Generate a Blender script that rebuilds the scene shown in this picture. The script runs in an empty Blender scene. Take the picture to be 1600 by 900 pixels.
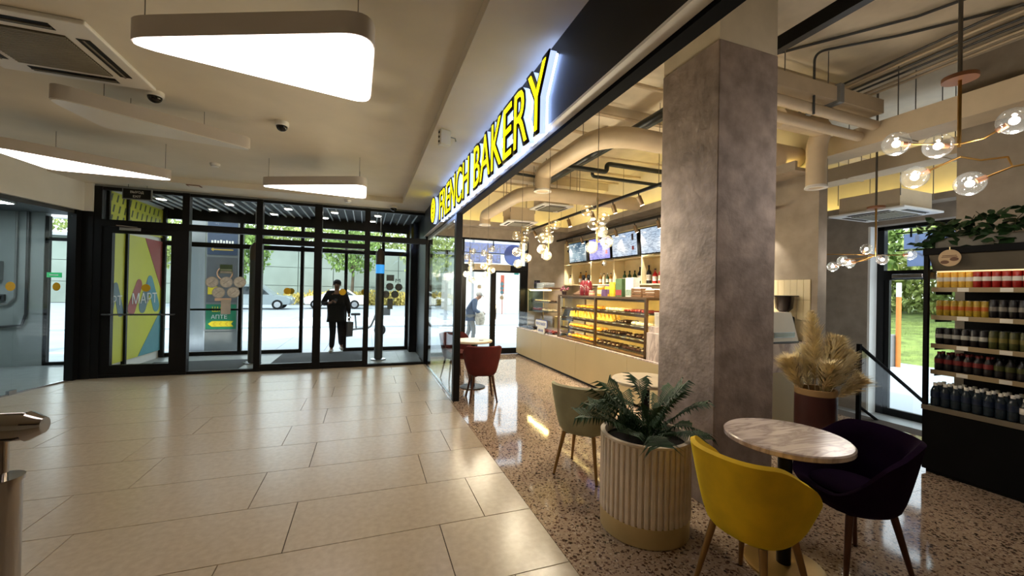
import bpy, bmesh, math, random
from mathutils import Vector, Matrix, Euler
PI = math.pi
random.seed(7)
SC = bpy.context.scene
COL = SC.collection

# ------------------------------------------------------------------ camera
def setup_camera():
    yaw, pitch, roll = math.radians(20.0), math.radians(0.35), math.radians(1.15)
    f = Vector((math.sin(yaw)*math.cos(pitch), math.cos(yaw)*math.cos(pitch), math.sin(pitch)))
    r = Vector((math.cos(yaw), -math.sin(yaw), 0.0))
    u = r.cross(f)
    R = r*math.cos(roll) + u*math.sin(roll)
    U = -r*math.sin(roll) + u*math.cos(roll)
    cd = bpy.data.cameras.new('camera'); cam = bpy.data.objects.new('camera', cd)
    COL.objects.link(cam)
    cd.sensor_width = 36.0; cd.lens = 36.0*625.0/1600.0
    cd.clip_start = 0.05; cd.clip_end = 400
    m = Matrix.Identity(4)
    for i in range(3):
        m[i][0] = R[i]; m[i][1] = U[i]; m[i][2] = -f[i]
    m[0][3], m[1][3], m[2][3] = 0.0, 0.0, 1.55
    cam.matrix_world = m
    SC.camera = cam
setup_camera()

# ------------------------------------------------------------------ world, sun, exposure
def setup_world():
    w = bpy.data.worlds.new('world'); SC.world = w; w.use_nodes = True
    nt = w.node_tree; nt.nodes.clear()
    out = nt.nodes.new('ShaderNodeOutputWorld'); bg = nt.nodes.new('ShaderNodeBackground')
    bg.inputs[0].default_value = (0.80, 0.90, 1.0, 1); bg.inputs[1].default_value = 2.4
    nt.links.new(bg.outputs[0], out.inputs[0])
setup_world()
sd = bpy.data.lights.new('sun', 'SUN'); sd.energy = 2.4; sd.angle = math.radians(2.0); sd.color = (1.0, 0.95, 0.86)
so = bpy.data.objects.new('sun', sd); COL.objects.link(so)
so.rotation_euler = (math.radians(42), 0, math.radians(-35)); so.location = (-20, -20, 40)
SC.view_settings.view_transform = 'Standard'
SC.view_settings.look = 'None'
SC.view_settings.exposure = 0.70
SC.view_settings.gamma = 1.0
SC.view_settings.use_curve_mapping = False
SC.cycles.transparent_max_bounces = 24
SC.cycles.max_bounces = 8
SC.cycles.sample_clamp_indirect = 4.0
SC.cycles.caustics_reflective = False
SC.cycles.caustics_refractive = False

# ------------------------------------------------------------------ materials
def lin(c):
    c = c/255.0
    return c/12.92 if c <= 0.04045 else ((c+0.055)/1.055)**2.4
def rgb(*c): return tuple(lin(v) for v in c) + (1.0,)
MATS = {}
def mat(name, col, rough=0.5, metal=0.0, var=0.10, scale=6.0, bump=0.0, bscale=None, spec=0.5, detail=4.0, stretch=None, rvar=0.0):
    """Principled material whose colour and roughness vary with procedural noise."""
    if name in MATS: return MATS[name]
    m = bpy.data.materials.new(name); m.use_nodes = True; MATS[name] = m
    nt = m.node_tree; b = nt.nodes['Principled BSDF']
    c = rgb(*col)
    b.inputs['Roughness'].default_value = rough; b.inputs['Metallic'].default_value = metal
    b.inputs['Specular IOR Level'].default_value = spec
    tc = nt.nodes.new('ShaderNodeTexCoord'); src = tc.outputs['Object']
    if stretch:
        mp = nt.nodes.new('ShaderNodeMapping'); mp.inputs['Scale'].default_value = stretch
        nt.links.new(src, mp.inputs[0]); src = mp.outputs[0]
    n = nt.nodes.new('ShaderNodeTexNoise'); n.inputs['Scale'].default_value = scale; n.inputs['Detail'].default_value = detail
    nt.links.new(src, n.inputs['Vector'])
    cr = nt.nodes.new('ShaderNodeValToRGB')
    cr.color_ramp.elements[0].position = 0.3; cr.color_ramp.elements[1].position = 0.7
    cr.color_ramp.elements[0].color = tuple(max(0, v*(1-var)) for v in c[:3]) + (1,)
    cr.color_ramp.elements[1].color = tuple(min(1, v*(1+var)) for v in c[:3]) + (1,)
    nt.links.new(n.outputs['Fac'], cr.inputs[0]); nt.links.new(cr.outputs[0], b.inputs['Base Color'])
    if rvar:
        mr = nt.nodes.new('ShaderNodeMapRange'); mr.inputs['To Min'].default_value = max(0.02, rough-rvar); mr.inputs['To Max'].default_value = rough+rvar
        nt.links.new(n.outputs['Fac'], mr.inputs['Value']); nt.links.new(mr.outputs[0], b.inputs['Roughness'])
    if bump:
        n2 = nt.nodes.new('ShaderNodeTexNoise'); n2.inputs['Scale'].default_value = bscale or scale*6; n2.inputs['Detail'].default_value = 3
        nt.links.new(src, n2.inputs['Vector'])
        bp = nt.nodes.new('ShaderNodeBump'); bp.inputs['Strength'].default_value = bump; bp.inputs['Distance'].default_value = 0.01
        nt.links.new(n2.outputs['Fac'], bp.inputs['Height']); nt.links.new(bp.outputs[0], b.inputs['Normal'])
    return m
def emat(name, col, strength):
    if name in MATS: return MATS[name]
    m = bpy.data.materials.new(name); m.use_nodes = True; MATS[name] = m
    b = m.node_tree.nodes['Principled BSDF']
    b.inputs['Base Color'].default_value = rgb(*col); b.inputs['Roughness'].default_value = 0.5
    b.inputs['Emission Color'].default_value = rgb(*col); b.inputs['Emission Strength'].default_value = strength
    return m
def glassmat(name, tint=(0.93, 0.96, 0.95), base=0.035, gain=0.6, rough=0.0, haze=0.0):
    """Clear sheet glass: see-through with a mirror reflection that grows at grazing angles."""
    if name in MATS: return MATS[name]
    m = bpy.data.materials.new(name); m.use_nodes = True; MATS[name] = m
    nt = m.node_tree; nt.nodes.clear()
    out = nt.nodes.new('ShaderNodeOutputMaterial')
    tr = nt.nodes.new('ShaderNodeBsdfTransparent'); tr.inputs[0].default_value = tint + (1,)
    gl = nt.nodes.new('ShaderNodeBsdfGlossy'); gl.inputs['Roughness'].default_value = rough
    lw = nt.nodes.new('ShaderNodeLayerWeight'); lw.inputs['Blend'].default_value = 0.5
    p = nt.nodes.new('ShaderNodeMath'); p.operation = 'POWER'; p.inputs[1].default_value = 4.0
    k = nt.nodes.new('ShaderNodeMath'); k.operation = 'MULTIPLY_ADD'; k.inputs[1].default_value = gain; k.inputs[2].default_value = base
    mx = nt.nodes.new('ShaderNodeMixShader')
    nt.links.new(lw.outputs['Facing'], p.inputs[0]); nt.links.new(p.outputs[0], k.inputs[0])
    nt.links.new(k.outputs[0], mx.inputs[0]); nt.links.new(tr.outputs[0], mx.inputs[1]); nt.links.new(gl.outputs[0], mx.inputs[2])
    last = mx
    if haze:
        df = nt.nodes.new('ShaderNodeBsdfDiffuse'); df.inputs[0].default_value = (0.75, 0.8, 0.8, 1)
        m2 = nt.nodes.new('ShaderNodeMixShader'); m2.inputs[0].default_value = haze
        nt.links.new(mx.outputs[0], m2.inputs[1]); nt.links.new(df.outputs[0], m2.inputs[2]); last = m2
    nt.links.new(last.outputs[0], out.inputs[0])
    return m
def translucent(name, col):
    """thin sign sheet that lets daylight glow through"""
    m = bpy.data.materials.new(name); m.use_nodes = True; MATS[name] = m
    nt = m.node_tree; nt.nodes.clear(); out = nt.nodes.new('ShaderNodeOutputMaterial'); mx = nt.nodes.new('ShaderNodeMixShader'); mx.inputs[0].default_value = 0.75
    d = nt.nodes.new('ShaderNodeBsdfDiffuse'); t = nt.nodes.new('ShaderNodeBsdfTranslucent'); d.inputs[0].default_value = rgb(*col); t.inputs[0].default_value = rgb(*col)
    nt.links.new(d.outputs[0], mx.inputs[1]); nt.links.new(t.outputs[0], mx.inputs[2]); nt.links.new(mx.outputs[0], out.inputs[0])
    return m
def terrazzo():
    m = bpy.data.materials.new('terrazzo'); m.use_nodes = True; MATS['terrazzo'] = m
    nt = m.node_tree; b = nt.nodes['Principled BSDF']; N = nt.nodes.new; L = nt.links.new
    tc = N('ShaderNodeTexCoord')
    def chips(scale, lo, hi, seed):
        mp = N('ShaderNodeMapping'); mp.inputs['Location'].default_value = (seed, seed*2, seed*3); L(tc.outputs['Object'], mp.inputs[0])
        nz = N('ShaderNodeTexNoise'); nz.inputs['Scale'].default_value = scale*0.8; L(mp.outputs[0], nz.inputs['Vector'])
        ad = N('ShaderNodeMixRGB'); ad.blend_type = 'ADD'; ad.inputs[0].default_value = 0.03; L(mp.outputs[0], ad.inputs[1]); L(nz.outputs['Color'], ad.inputs[2])
        v = N('ShaderNodeTexVoronoi'); v.inputs['Scale'].default_value = scale; L(ad.outputs[0], v.inputs['Vector'])
        r = N('ShaderNodeValToRGB'); r.color_ramp.elements[0].position = lo; r.color_ramp.elements[1].position = hi
        r.color_ramp.elements[0].color = (1, 1, 1, 1); r.color_ramp.elements[1].color = (0, 0, 0, 1)
        L(v.outputs['Distance'], r.inputs[0])
        sx = N('ShaderNodeSeparateColor'); L(v.outputs['Color'], sx.inputs[0])
        th = N('ShaderNodeMath'); th.operation = 'GREATER_THAN'; th.inputs[1].default_value = 0.34; L(sx.outputs[0], th.inputs[0])
        mu = N('ShaderNodeMath'); mu.operation = 'MULTIPLY'; L(r.outputs[0], mu.inputs[0]); L(th.outputs[0], mu.inputs[1])
        return mu, sx
    base = N('ShaderNodeTexNoise'); base.inputs['Scale'].default_value = 3.0; L(tc.outputs['Object'], base.inputs['Vector'])
    br = N('ShaderNodeValToRGB'); br.color_ramp.elements[0].color = rgb(150, 128, 106); br.color_ramp.elements[1].color = rgb(184, 160, 136)
    L(base.outputs['Fac'], br.inputs[0])
    prev = br.outputs[0]
    for scale, lo, hi, seed, c0, c1 in ((34, .34, .42, 1.0, (52, 36, 30), (104, 78, 62)), (62, .32, .44, 5.0, (66, 46, 38), (128, 100, 84)), (48, .30, .40, 9.0, (196, 178, 158), (172, 150, 128))):
        mk, sx = chips(scale, lo, hi, seed)
        cc = N('ShaderNodeMixRGB'); cc.inputs[1].default_value = rgb(*c0); cc.inputs[2].default_value = rgb(*c1); L(sx.outputs[1], cc.inputs[0])
        mx = N('ShaderNodeMixRGB'); L(mk.outputs[0], mx.inputs[0]); L(prev, mx.inputs[1]); L(cc.outputs[0], mx.inputs[2]); prev = mx.outputs[0]
    L(prev, b.inputs['Base Color'])
    b.inputs['Roughness'].default_value = 0.07
    n3 = N('ShaderNodeTexNoise'); n3.inputs['Scale'].default_value = 2.2; n3.inputs['Detail'].default_value = 2; L(tc.outputs['Object'], n3.inputs['Vector'])
    bp = N('ShaderNodeBump'); bp.inputs['Strength'].default_value = 0.10; bp.inputs['Distance'].default_value = 0.01
    L(n3.outputs['Fac'], bp.inputs['Height']); L(bp.outputs[0], b.inputs['Normal'])
    return m
def marble(name, base, vein, scale=3.0):
    m = bpy.data.materials.new(name); m.use_nodes = True; MATS[name] = m
    nt = m.node_tree; b = nt.nodes['Principled BSDF']; N = nt.nodes.new; L = nt.links.new
    tc = N('ShaderNodeTexCoord'); n = N('ShaderNodeTexNoise'); n.inputs['Scale'].default_value = scale; n.inputs['Detail'].default_value = 6
    n.inputs['Distortion'].default_value = 1.2
    mp = N('ShaderNodeMapping'); mp.inputs['Rotation'].default_value = (0, 0, 0.9); mp.inputs['Scale'].default_value = (1, 4, 1)
    L(tc.outputs['Object'], mp.inputs[0]); L(mp.outputs[0], n.inputs['Vector'])
    r = N('ShaderNodeValToRGB'); e = r.color_ramp.elements
    e[0].position = 0.38; e[0].color = rgb(*base); e[1].position = 0.62; e[1].color = rgb(*base)
    k = e.new(0.50); k.color = rgb(*vein); k2 = e.new(0.46); k2.color = rgb(*[(a*2+c)/3 for a, c in zip(base, vein)])
    L(n.outputs['Fac'], r.inputs[0]); L(r.outputs[0], b.inputs['Base Color']); b.inputs['Roughness'].default_value = 0.22
    return m
def screenmat(name, c0, c1, ink, strength, rows=26.0, sx=6.0):
    """A lit menu display: soft two-tone picture with printed text rows."""
    m = bpy.data.materials.new(name); m.use_nodes = True; MATS[name] = m
    nt = m.node_tree; b = nt.nodes['Principled BSDF']; N = nt.nodes.new; L = nt.links.new
    tc = N('ShaderNodeTexCoord'); nz = N('ShaderNodeTexNoise'); nz.inputs['Scale'].default_value = 1.6; L(tc.outputs['Generated'], nz.inputs['Vector'])
    r = N('ShaderNodeValToRGB'); r.color_ramp.elements[0].position = .35; r.color_ramp.elements[1].position = .65
    r.color_ramp.elements[0].color = rgb(*c0); r.color_ramp.elements[1].color = rgb(*c1); L(nz.outputs['Fac'], r.inputs[0])
    sep = N('ShaderNodeSeparateXYZ'); L(tc.outputs['Generated'], sep.inputs[0])
    m1 = N('ShaderNodeMath'); m1.operation = 'MULTIPLY'; m1.inputs[1].default_value = rows; L(sep.outputs[2], m1.inputs[0])
    fr = N('ShaderNodeMath'); fr.operation = 'FRACT'; L(m1.outputs[0], fr.inputs[0])
    lt = N('ShaderNodeMath'); lt.operation = 'LESS_THAN'; lt.inputs[1].default_value = 0.38; L(fr.outputs[0], lt.inputs[0])
    fl = N('ShaderNodeMath'); fl.operation = 'FLOOR'; L(m1.outputs[0], fl.inputs[0])
    cb = N('ShaderNodeCombineXYZ'); my = N('ShaderNodeMath'); my.operation = 'MULTIPLY'; my.inputs[1].default_value = sx; L(sep.outputs[1], my.inputs[0])
    L(my.outputs[0], cb.inputs[1]); L(fl.outputs[0], cb.inputs[2])
    wn = N('ShaderNodeTexNoise'); wn.inputs['Scale'].default_value = 1.3; L(cb.outputs[0], wn.inputs['Vector'])
    gt = N('ShaderNodeMath'); gt.operation = 'GREATER_THAN'; gt.inputs[1].default_value = 0.52; L(wn.outputs['Fac'], gt.inputs[0])
    an = N('ShaderNodeMath'); an.operation = 'MULTIPLY'; L(lt.outputs[0], an.inputs[0]); L(gt.outputs[0], an.inputs[1])
    mx = N('ShaderNodeMixRGB'); L(an.outputs[0], mx.inputs[0]); L(r.outputs[0], mx.inputs[1]); mx.inputs[2].default_value = rgb(*ink)
    L(mx.outputs[0], b.inputs['Emission Color']); b.inputs['Emission Strength'].default_value = strength
    b.inputs['Base Color'].default_value = (0.02, 0.02, 0.02, 1); b.inputs['Roughness'].default_value = 0.15
    return m

# ------------------------------------------------------------------ mesh builder
class MB:
    def __init__(s): s.v = []; s.f = []
    def add(s, vs, fs):
        o = len(s.v); s.v += [tuple(p) for p in vs]; s.f += [tuple(o+i for i in f) for f in fs]; return s
    def box(s, x0, x1, y0, y1, z0, z1):
        if x0 > x1: x0, x1 = x1, x0
        if y0 > y1: y0, y1 = y1, y0
        if z0 > z1: z0, z1 = z1, z0
        return s.add([(x0,y0,z0),(x1,y0,z0),(x1,y1,z0),(x0,y1,z0),(x0,y0,z1),(x1,y0,z1),(x1,y1,z1),(x0,y1,z1)],
                     [(0,3,2,1),(4,5,6,7),(0,1,5,4),(1,2,6,5),(2,3,7,6),(3,0,4,7)])
    def bbox(s, x0, x1, y0, y1, z0, z1, b=0.01):
        """box with chamfered vertical and horizontal edges"""
        bm = bmesh.new(); bmesh.ops.create_cube(bm, size=1.0)
        for v in bm.verts:
            v.co = Vector((x0+(v.co.x+.5)*(x1-x0), y0+(v.co.y+.5)*(y1-y0), z0+(v.co.z+.5)*(z1-z0)))
        bmesh.ops.bevel(bm, geom=bm.edges[:], offset=b, segments=2, affect='EDGES', profile=0.5)
        bm.verts.index_update()
        s.add([v.co[:] for v in bm.verts], [[v.index for v in f.verts] for f in bm.faces]); bm.free(); return s
    def tube(s, pts, r, n=10, cap=True):
        pts = [Vector(p) for p in pts]; rs = r if isinstance(r, (list, tuple)) else [r]*len(pts)
        rings = []; up = None
        for i, p in enumerate(pts):
            if i == 0: d = pts[1]-pts[0]
            elif i == len(pts)-1: d = pts[-1]-pts[-2]
            else: d = (pts[i+1]-p).normalized() + (p-pts[i-1]).normalized()
            d.normalize()
            if up is None:
                up = Vector((0,0,1)) if abs(d.z) < 0.9 else Vector((1,0,0))
            a = d.cross(up)
            if a.length < 1e-4: a = d.cross(Vector((0.3,1,0.2)))
            a.normalize(); b = a.cross(d).normalized(); up = b
            rings.append([p + a*math.cos(2*PI*k/n)*rs[i] + b*math.sin(2*PI*k/n)*rs[i] for k in range(n)])
        vs = [q for rg in rings for q in rg]; fs = []
        for i in range(len(pts)-1):
            for k in range(n):
                k2 = (k+1) % n
                fs.append((i*n+k, (i+1)*n+k, (i+1)*n+k2, i*n+k2))
        if cap:
            fs.append(tuple(range(n))); fs.append(tuple((len(pts)-1)*n+k for k in reversed(range(n))))
        return s.add(vs, fs)
    def cyl(s, cx, cy, z0, z1, r0, r1=None, n=24):
        r1 = r0 if r1 is None else r1
        return s.lathe([(r0, z0), (r1, z1)], cx, cy, n, True)
    def lathe(s, prof, cx=0, cy=0, n=24, cap=False):
        vs = []; fs = []
        for (r, z) in prof:
            for k in range(n):
                a = 2*PI*k/n; vs.append((cx+r*math.cos(a), cy+r*math.sin(a), z))
        for i in range(len(prof)-1):
            for k in range(n):
                k2 = (k+1) % n; fs.append((i*n+k, i*n+k2, (i+1)*n+k2, (i+1)*n+k))
        if cap:
            fs.append(tuple(reversed(range(n)))); fs.append(tuple((len(prof)-1)*n+k for k in range(n)))
        return s.add(vs, fs)
    def sphere(s, c, r, n=16, m=10, sc=(1,1,1)):
        vs = [(c[0], c[1], c[2]-r*sc[2])]; fs = []
        for i in range(1, m):
            t = -PI/2+PI*i/m
            for k in range(n):
                a = 2*PI*k/n
                vs.append((c[0]+r*sc[0]*math.cos(t)*math.cos(a), c[1]+r*sc[1]*math.cos(t)*math.sin(a), c[2]+r*sc[2]*math.sin(t)))
        vs.append((c[0], c[1], c[2]+r*sc[2])); top = len(vs)-1
        for k in range(n):
            k2 = (k+1) % n
            fs.append((0, 1+k2, 1+k)); fs.append((top, top-n+k, top-n+k2))
            for i in range(m-2):
                fs.append((1+i*n+k, 1+i*n+k2, 1+(i+1)*n+k2, 1+(i+1)*n+k))
        return s.add(vs, fs)
    def prism(s, pts, axis, a, b):
        """extrude a 2D outline along an axis: axis 'z' -> pts (x,y); 'x' -> pts (y,z); 'y' -> pts (x,z)"""
        def P(p, t):
            return (p[0], p[1], t) if axis == 'z' else ((t, p[0], p[1]) if axis == 'x' else (p[0], t, p[1]))
        n = len(pts); vs = [P(p, a) for p in pts]+[P(p, b) for p in pts]
        fs = [tuple(reversed(range(n))), tuple(range(n, 2*n))]+[(i, (i+1) % n, n+(i+1) % n, n+i) for i in range(n)]
        return s.add(vs, fs)
    def mesh(s, name):
        me = bpy.data.meshes.new(name); me.from_pydata(s.v, [], s.f); me.validate(); me.update()
        bm = bmesh.new(); bm.from_mesh(me); bmesh.ops.recalc_face_normals(bm, faces=bm.faces[:]); bm.to_mesh(me); bm.free()
        return me
    def build(s, name, m, parent=None, smooth=False, loc=None, rot=None):
        return link(name, s.mesh(name), m, parent, smooth, loc, rot)
def link(name, me, m, parent=None, smooth=False, loc=None, rot=None):
    if m is not None:
        me.materials.clear(); me.materials.append(m if not isinstance(m, str) else MATS[m])
    if smooth:
        me.polygons.foreach_set('use_smooth', [True]*len(me.polygons))
        try: me.set_sharp_from_angle(angle=math.radians(40))
        except Exception: pass
    o = bpy.data.objects.new(name, me); COL.objects.link(o)
    if parent is not None: o.parent = parent
    if loc is not None: o.location = loc
    if rot is not None: o.rotation_euler = rot
    return o
def share(name, src, parent=None, loc=None, rot=None, scale=None):
    """a further piece with the mesh of an earlier one"""
    o = bpy.data.objects.new(name, src.data); COL.objects.link(o)
    if parent is not None: o.parent = parent
    if loc is not None: o.location = loc
    if rot is not None: o.rotation_euler = rot
    if scale is not None: o.scale = scale
    return o
def tag(o, label=None, cat=None, group=None, kind=None):
    if label: o['label'] = label
    if cat: o['category'] = cat
    if group: o['group'] = group
    if kind: o['kind'] = kind
    return o
def thing(name, label, cat, loc=(0,0,0), rz=0.0, group=None):
    o = bpy.data.objects.new(name, None); COL.objects.link(o); o.empty_display_size = 0.1
    o.location = loc; o.rotation_euler = (0, 0, rz)
    return tag(o, label, cat, group)
def struct(name, label, mb=None, m=None, loc=None):
    if mb is None:
        o = bpy.data.objects.new(name, None); COL.objects.link(o)
        if loc: o.location = loc
    else:
        o = mb.build(name, m, loc=loc)
    o['kind'] = 'structure'; o['label'] = label
    return o
def dup(root, loc=None, rz=None, label=None, group=None):
    def cp(o, par):
        c = o.copy(); COL.objects.link(c); c.parent = par
        for ch in o.children: cp(ch, c)
        return c
    r = cp(root, None)
    if loc is not None: r.location = loc
    if rz is not None: r.rotation_euler = (0, 0, rz)
    if label: r['label'] = label
    if group: r['group'] = group
    return r
def box_part(name, m, parent, *b, bev=0.0):
    mb = MB()
    (mb.bbox(*b, b=bev) if bev else mb.box(*b))
    return mb.build(name, m, parent)
def text_mesh(txt, size=1.0, ext=0.0, offset=0.0, align='LEFT'):
    cu = bpy.data.curves.new('lettering', 'FONT'); cu.body = txt; cu.size = size; cu.extrude = ext; cu.offset = offset
    cu.align_x = align; cu.resolution_u = 3
    o = bpy.data.objects.new('lettering', cu); COL.objects.link(o)
    dg = bpy.context.evaluated_depsgraph_get(); dg.update()
    me = bpy.data.meshes.new_from_object(o.evaluated_get(dg))
    bpy.data.objects.remove(o); bpy.data.curves.remove(cu)
    return me
def place_text(name, txt, m, parent, loc, rot, h, width=None, ext=0.002, offset=0.0, align='CENTER'):
    """flat lettering: cap height h, optionally squeezed to a total width"""
    me = text_mesh(txt, 1.0, 0.0, offset, 'LEFT')
    xs = [v.co.x for v in me.vertices]; ys = [v.co.y for v in me.vertices]
    if not xs: return None
    x0, x1, y0, y1 = min(xs), max(xs), min(ys), max(ys)
    sy = h/(y1-y0); sx = sy if width is None else width/(x1-x0)
    cx = (x0+x1)/2 if align == 'CENTER' else x0
    for v in me.vertices: v.co = Vector(((v.co.x-cx)*sx, (v.co.y-(y0+y1)/2)*sy, 0))
    bm = bmesh.new(); bm.from_mesh(me)
    r = bmesh.ops.extrude_face_region(bm, geom=bm.faces[:])
    for e in r['geom']:
        if isinstance(e, bmesh.types.BMVert): e.co.z += ext
    bmesh.ops.recalc_face_normals(bm, faces=bm.faces[:]); bm.to_mesh(me); bm.free()
    return link(name, me, m, parent, loc=loc, rot=rot)
FACE_MX = (PI/2, 0, -PI/2)   # lettering that faces -X, reads towards -Y
FACE_MY = (PI/2, 0, 0)       # lettering that faces -Y, reads towards +X
FACE_PX = (PI/2, 0, PI/2)    # faces +X
FACE_PY = (PI/2, 0, PI)      # faces +Y
# ------------------------------------------------------------------ palette
M_CEIL = mat('ceiling_plaster', (222, 214, 198), 0.75, var=0.04, scale=3, bump=0.05)
M_WHITE = mat('white_paint', (226, 224, 218), 0.6, var=0.03, scale=4)
M_PLAST = mat('white_plastic', (228, 226, 222), 0.4, var=0.02, scale=4)
M_BLACK = mat('black_metal', (10, 10, 11), 0.42, 0.0, var=0.15, scale=9, spec=0.25)
M_FASCIA = mat('black_fascia_panel', (11, 11, 12), 0.40, var=0.2, scale=2, spec=0.3)
M_TILE = mat('hall_tile', (180, 163, 140), 0.25, var=0.08, scale=24, bump=0.03, bscale=70, detail=10)
M_GROUT = mat('grout', (64, 52, 40), 0.9, var=0.1)
M_CONC = mat('concrete_plaster', (150, 138, 124), 0.8, var=0.16, scale=5, bump=0.12, bscale=22, detail=8)
M_PILLAR = mat('pillar_plaster', (154, 139, 131), 0.8, var=0.30, scale=7.5, bump=0.5, bscale=26, detail=12)
M_SLAB = mat('raw_ceiling_paint', (214, 203, 182), 0.85, var=0.10, scale=4, bump=0.12)
M_DUCT = mat('beige_duct_paint', (198, 180, 152), 0.55, var=0.06, scale=6)
M_STEEL = mat('brushed_steel', (176, 176, 178), 0.25, 1.0, var=0.06, scale=20, stretch=(1, 1, 0.1))
M_CHROME = mat('chrome', (150, 144, 140), 0.10, 1.0, var=0.03)
M_BRASS = mat('brass', (214, 190, 132), 0.36, 1.0, var=0.08, scale=12)
M_GOLD = mat('satin_gold', (170, 132, 74), 0.35, 1.0, var=0.1, scale=14)
M_GREY = mat('grey_paint', (128, 130, 130), 0.6, var=0.06)
M_DGREY = mat('dark_grey_metal', (60, 62, 64), 0.45, var=0.1)
M_CREAM = mat('cream_panel', (206, 190, 152), 0.45, var=0.05, scale=3)
M_GLASS = glassmat('clear_glass', (0.955, 0.975, 0.965), base=0.008, gain=0.55)
M_GLASS_D = glassmat('display_glass', (0.97, 0.985, 0.98), base=0.012, gain=0.35)
M_TERR = terrazzo()
M_MARBLE = marble('white_marble', (222, 206, 196), (176, 158, 150), 2.6)
M_YDOT = mat('yellow_sticker', (214, 172, 22), 0.5, var=0.04)
M_GDOT = mat('grey_sticker', (168, 166, 158), 0.6, var=0.2, scale=20)
E_LAMP = emat('lamp_diffuser', (255, 243, 238), 4.4)
E_DOWN = emat('downlight', (255, 248, 240), 12.0)
E_COVE = emat('cove_led', (255, 230, 140), 9.5)
E_BULB = emat('warm_bulb', (255, 222, 150), 3.6)
E_BULBC = emat('cool_bulb', (255, 246, 240), 12.0)

YF = 8.38      # inner entrance facade
# ------------------------------------------------------------------ floors
def tiled_floor():
    fl = struct('floor', 'beige stone tile floor of the hall with staggered long tiles', MB().box(-4.75, 1.13, -3.0, YF, -0.06, -0.008), M_GROUT)
    L, H, g = 1.225, 0.59, 0.0030
    k = -10
    while True:
        y0 = 2.635 + k*H; y1 = y0+H
        if y0 >= YF: break
        if y1 > -3.0:
            off = -0.43 if k % 2 == 0 else -0.74
            j = -4
            while off+j*L < 1.13:
                x0, x1 = max(off+j*L, -4.75), min(off+(j+1)*L, 1.13)
                if x1-x0 > 0.05 and (y1 > 0.0 or True):
                    MB().box(x0+g, x1-g, max(y0, -3.0)+g, min(y1, YF)-g, -0.01, 0.0).build('floor_tile', M_TILE, fl)
                j += 1
        k += 1
    trz = struct('floor', 'polished speckled terrazzo floor of the bakery in large slabs', MB().box(1.13, 6.2, -3.0, 9.2, -0.06, -0.006), M_GROUT)
    y = 2.51-0.6*9
    while y < 9.2:
        x = 1.13
        while x < 5.9:
            x1, y1 = min(x+1.2, 5.9), min(y+0.6, 9.2)
            # the stairwell to the side door takes this corner
            if not (x >= 5.1 and y >= 3.2):
                MB().box(x+.0012, x1-.0012, max(y, -3)+.0012, y1-.0012, -0.008, 0.0).build('floor_slab', M_TERR, trz)
            x += 1.2
        y += 0.6
tiled_floor()
M_MAT = mat('entrance_mat', (62, 64, 66), 0.95, var=0.2, scale=40)
M_VFL = mat('vestibule_tile', (150, 152, 150), 0.35, var=0.08, scale=3)
vf = struct('floor', 'grey tile floor of the glazed entrance lobby', MB().box(-4.1, 1.3, YF, 10.6, -0.06, -0.006), M_GROUT)
for i in range(9):
    for j in range(4):
        MB().box(-4.1+i*.6+.002, min(1.3, -4.1+(i+1)*.6)-.002, YF+j*.555+.002, YF+(j+1)*.555-.002, -.01, 0).build('floor_tile', M_VFL, vf)
tag(MB().box(-1.75, -0.05, 8.55, 10.35, 0.0, 0.012).build('entrance_mat', M_MAT), 'dark grey ribbed entrance mat inside the sliding doors', 'mat')
tag(MB().box(-3.85, -2.2, 8.6, 9.7, 0.0, 0.012).build('entrance_mat', M_MAT), 'dark grey entrance mat behind the stickered side window', 'mat')

# ------------------------------------------------------------------ hall shell
struct('ceiling', 'plain beige plaster ceiling of the hall', MB().box(-5.1, 0.60, -3.0, 7.68, 3.22, 3.4), M_CEIL)
struct('ceiling', 'dropped plaster ceiling strip beside the lit sign and glazing', MB().box(0.60, 1.12, -3.0, YF+.1, 3.13, 3.4).box(-4.9, 0.60, 7.68, YF+.1, 3.13, 3.4), M_CEIL)
struct('wall_back', 'plain plaster wall behind the viewpoint', MB().box(-4.9, 5.6, -3.15, -3.0, -0.06, 3.95), M_CEIL)
struct('wall_left', 'plain plaster wall of the hall before the glass room', MB().box(-4.95, -4.75, -3.0, 5.0, 0, 3.22), M_CEIL)
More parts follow.
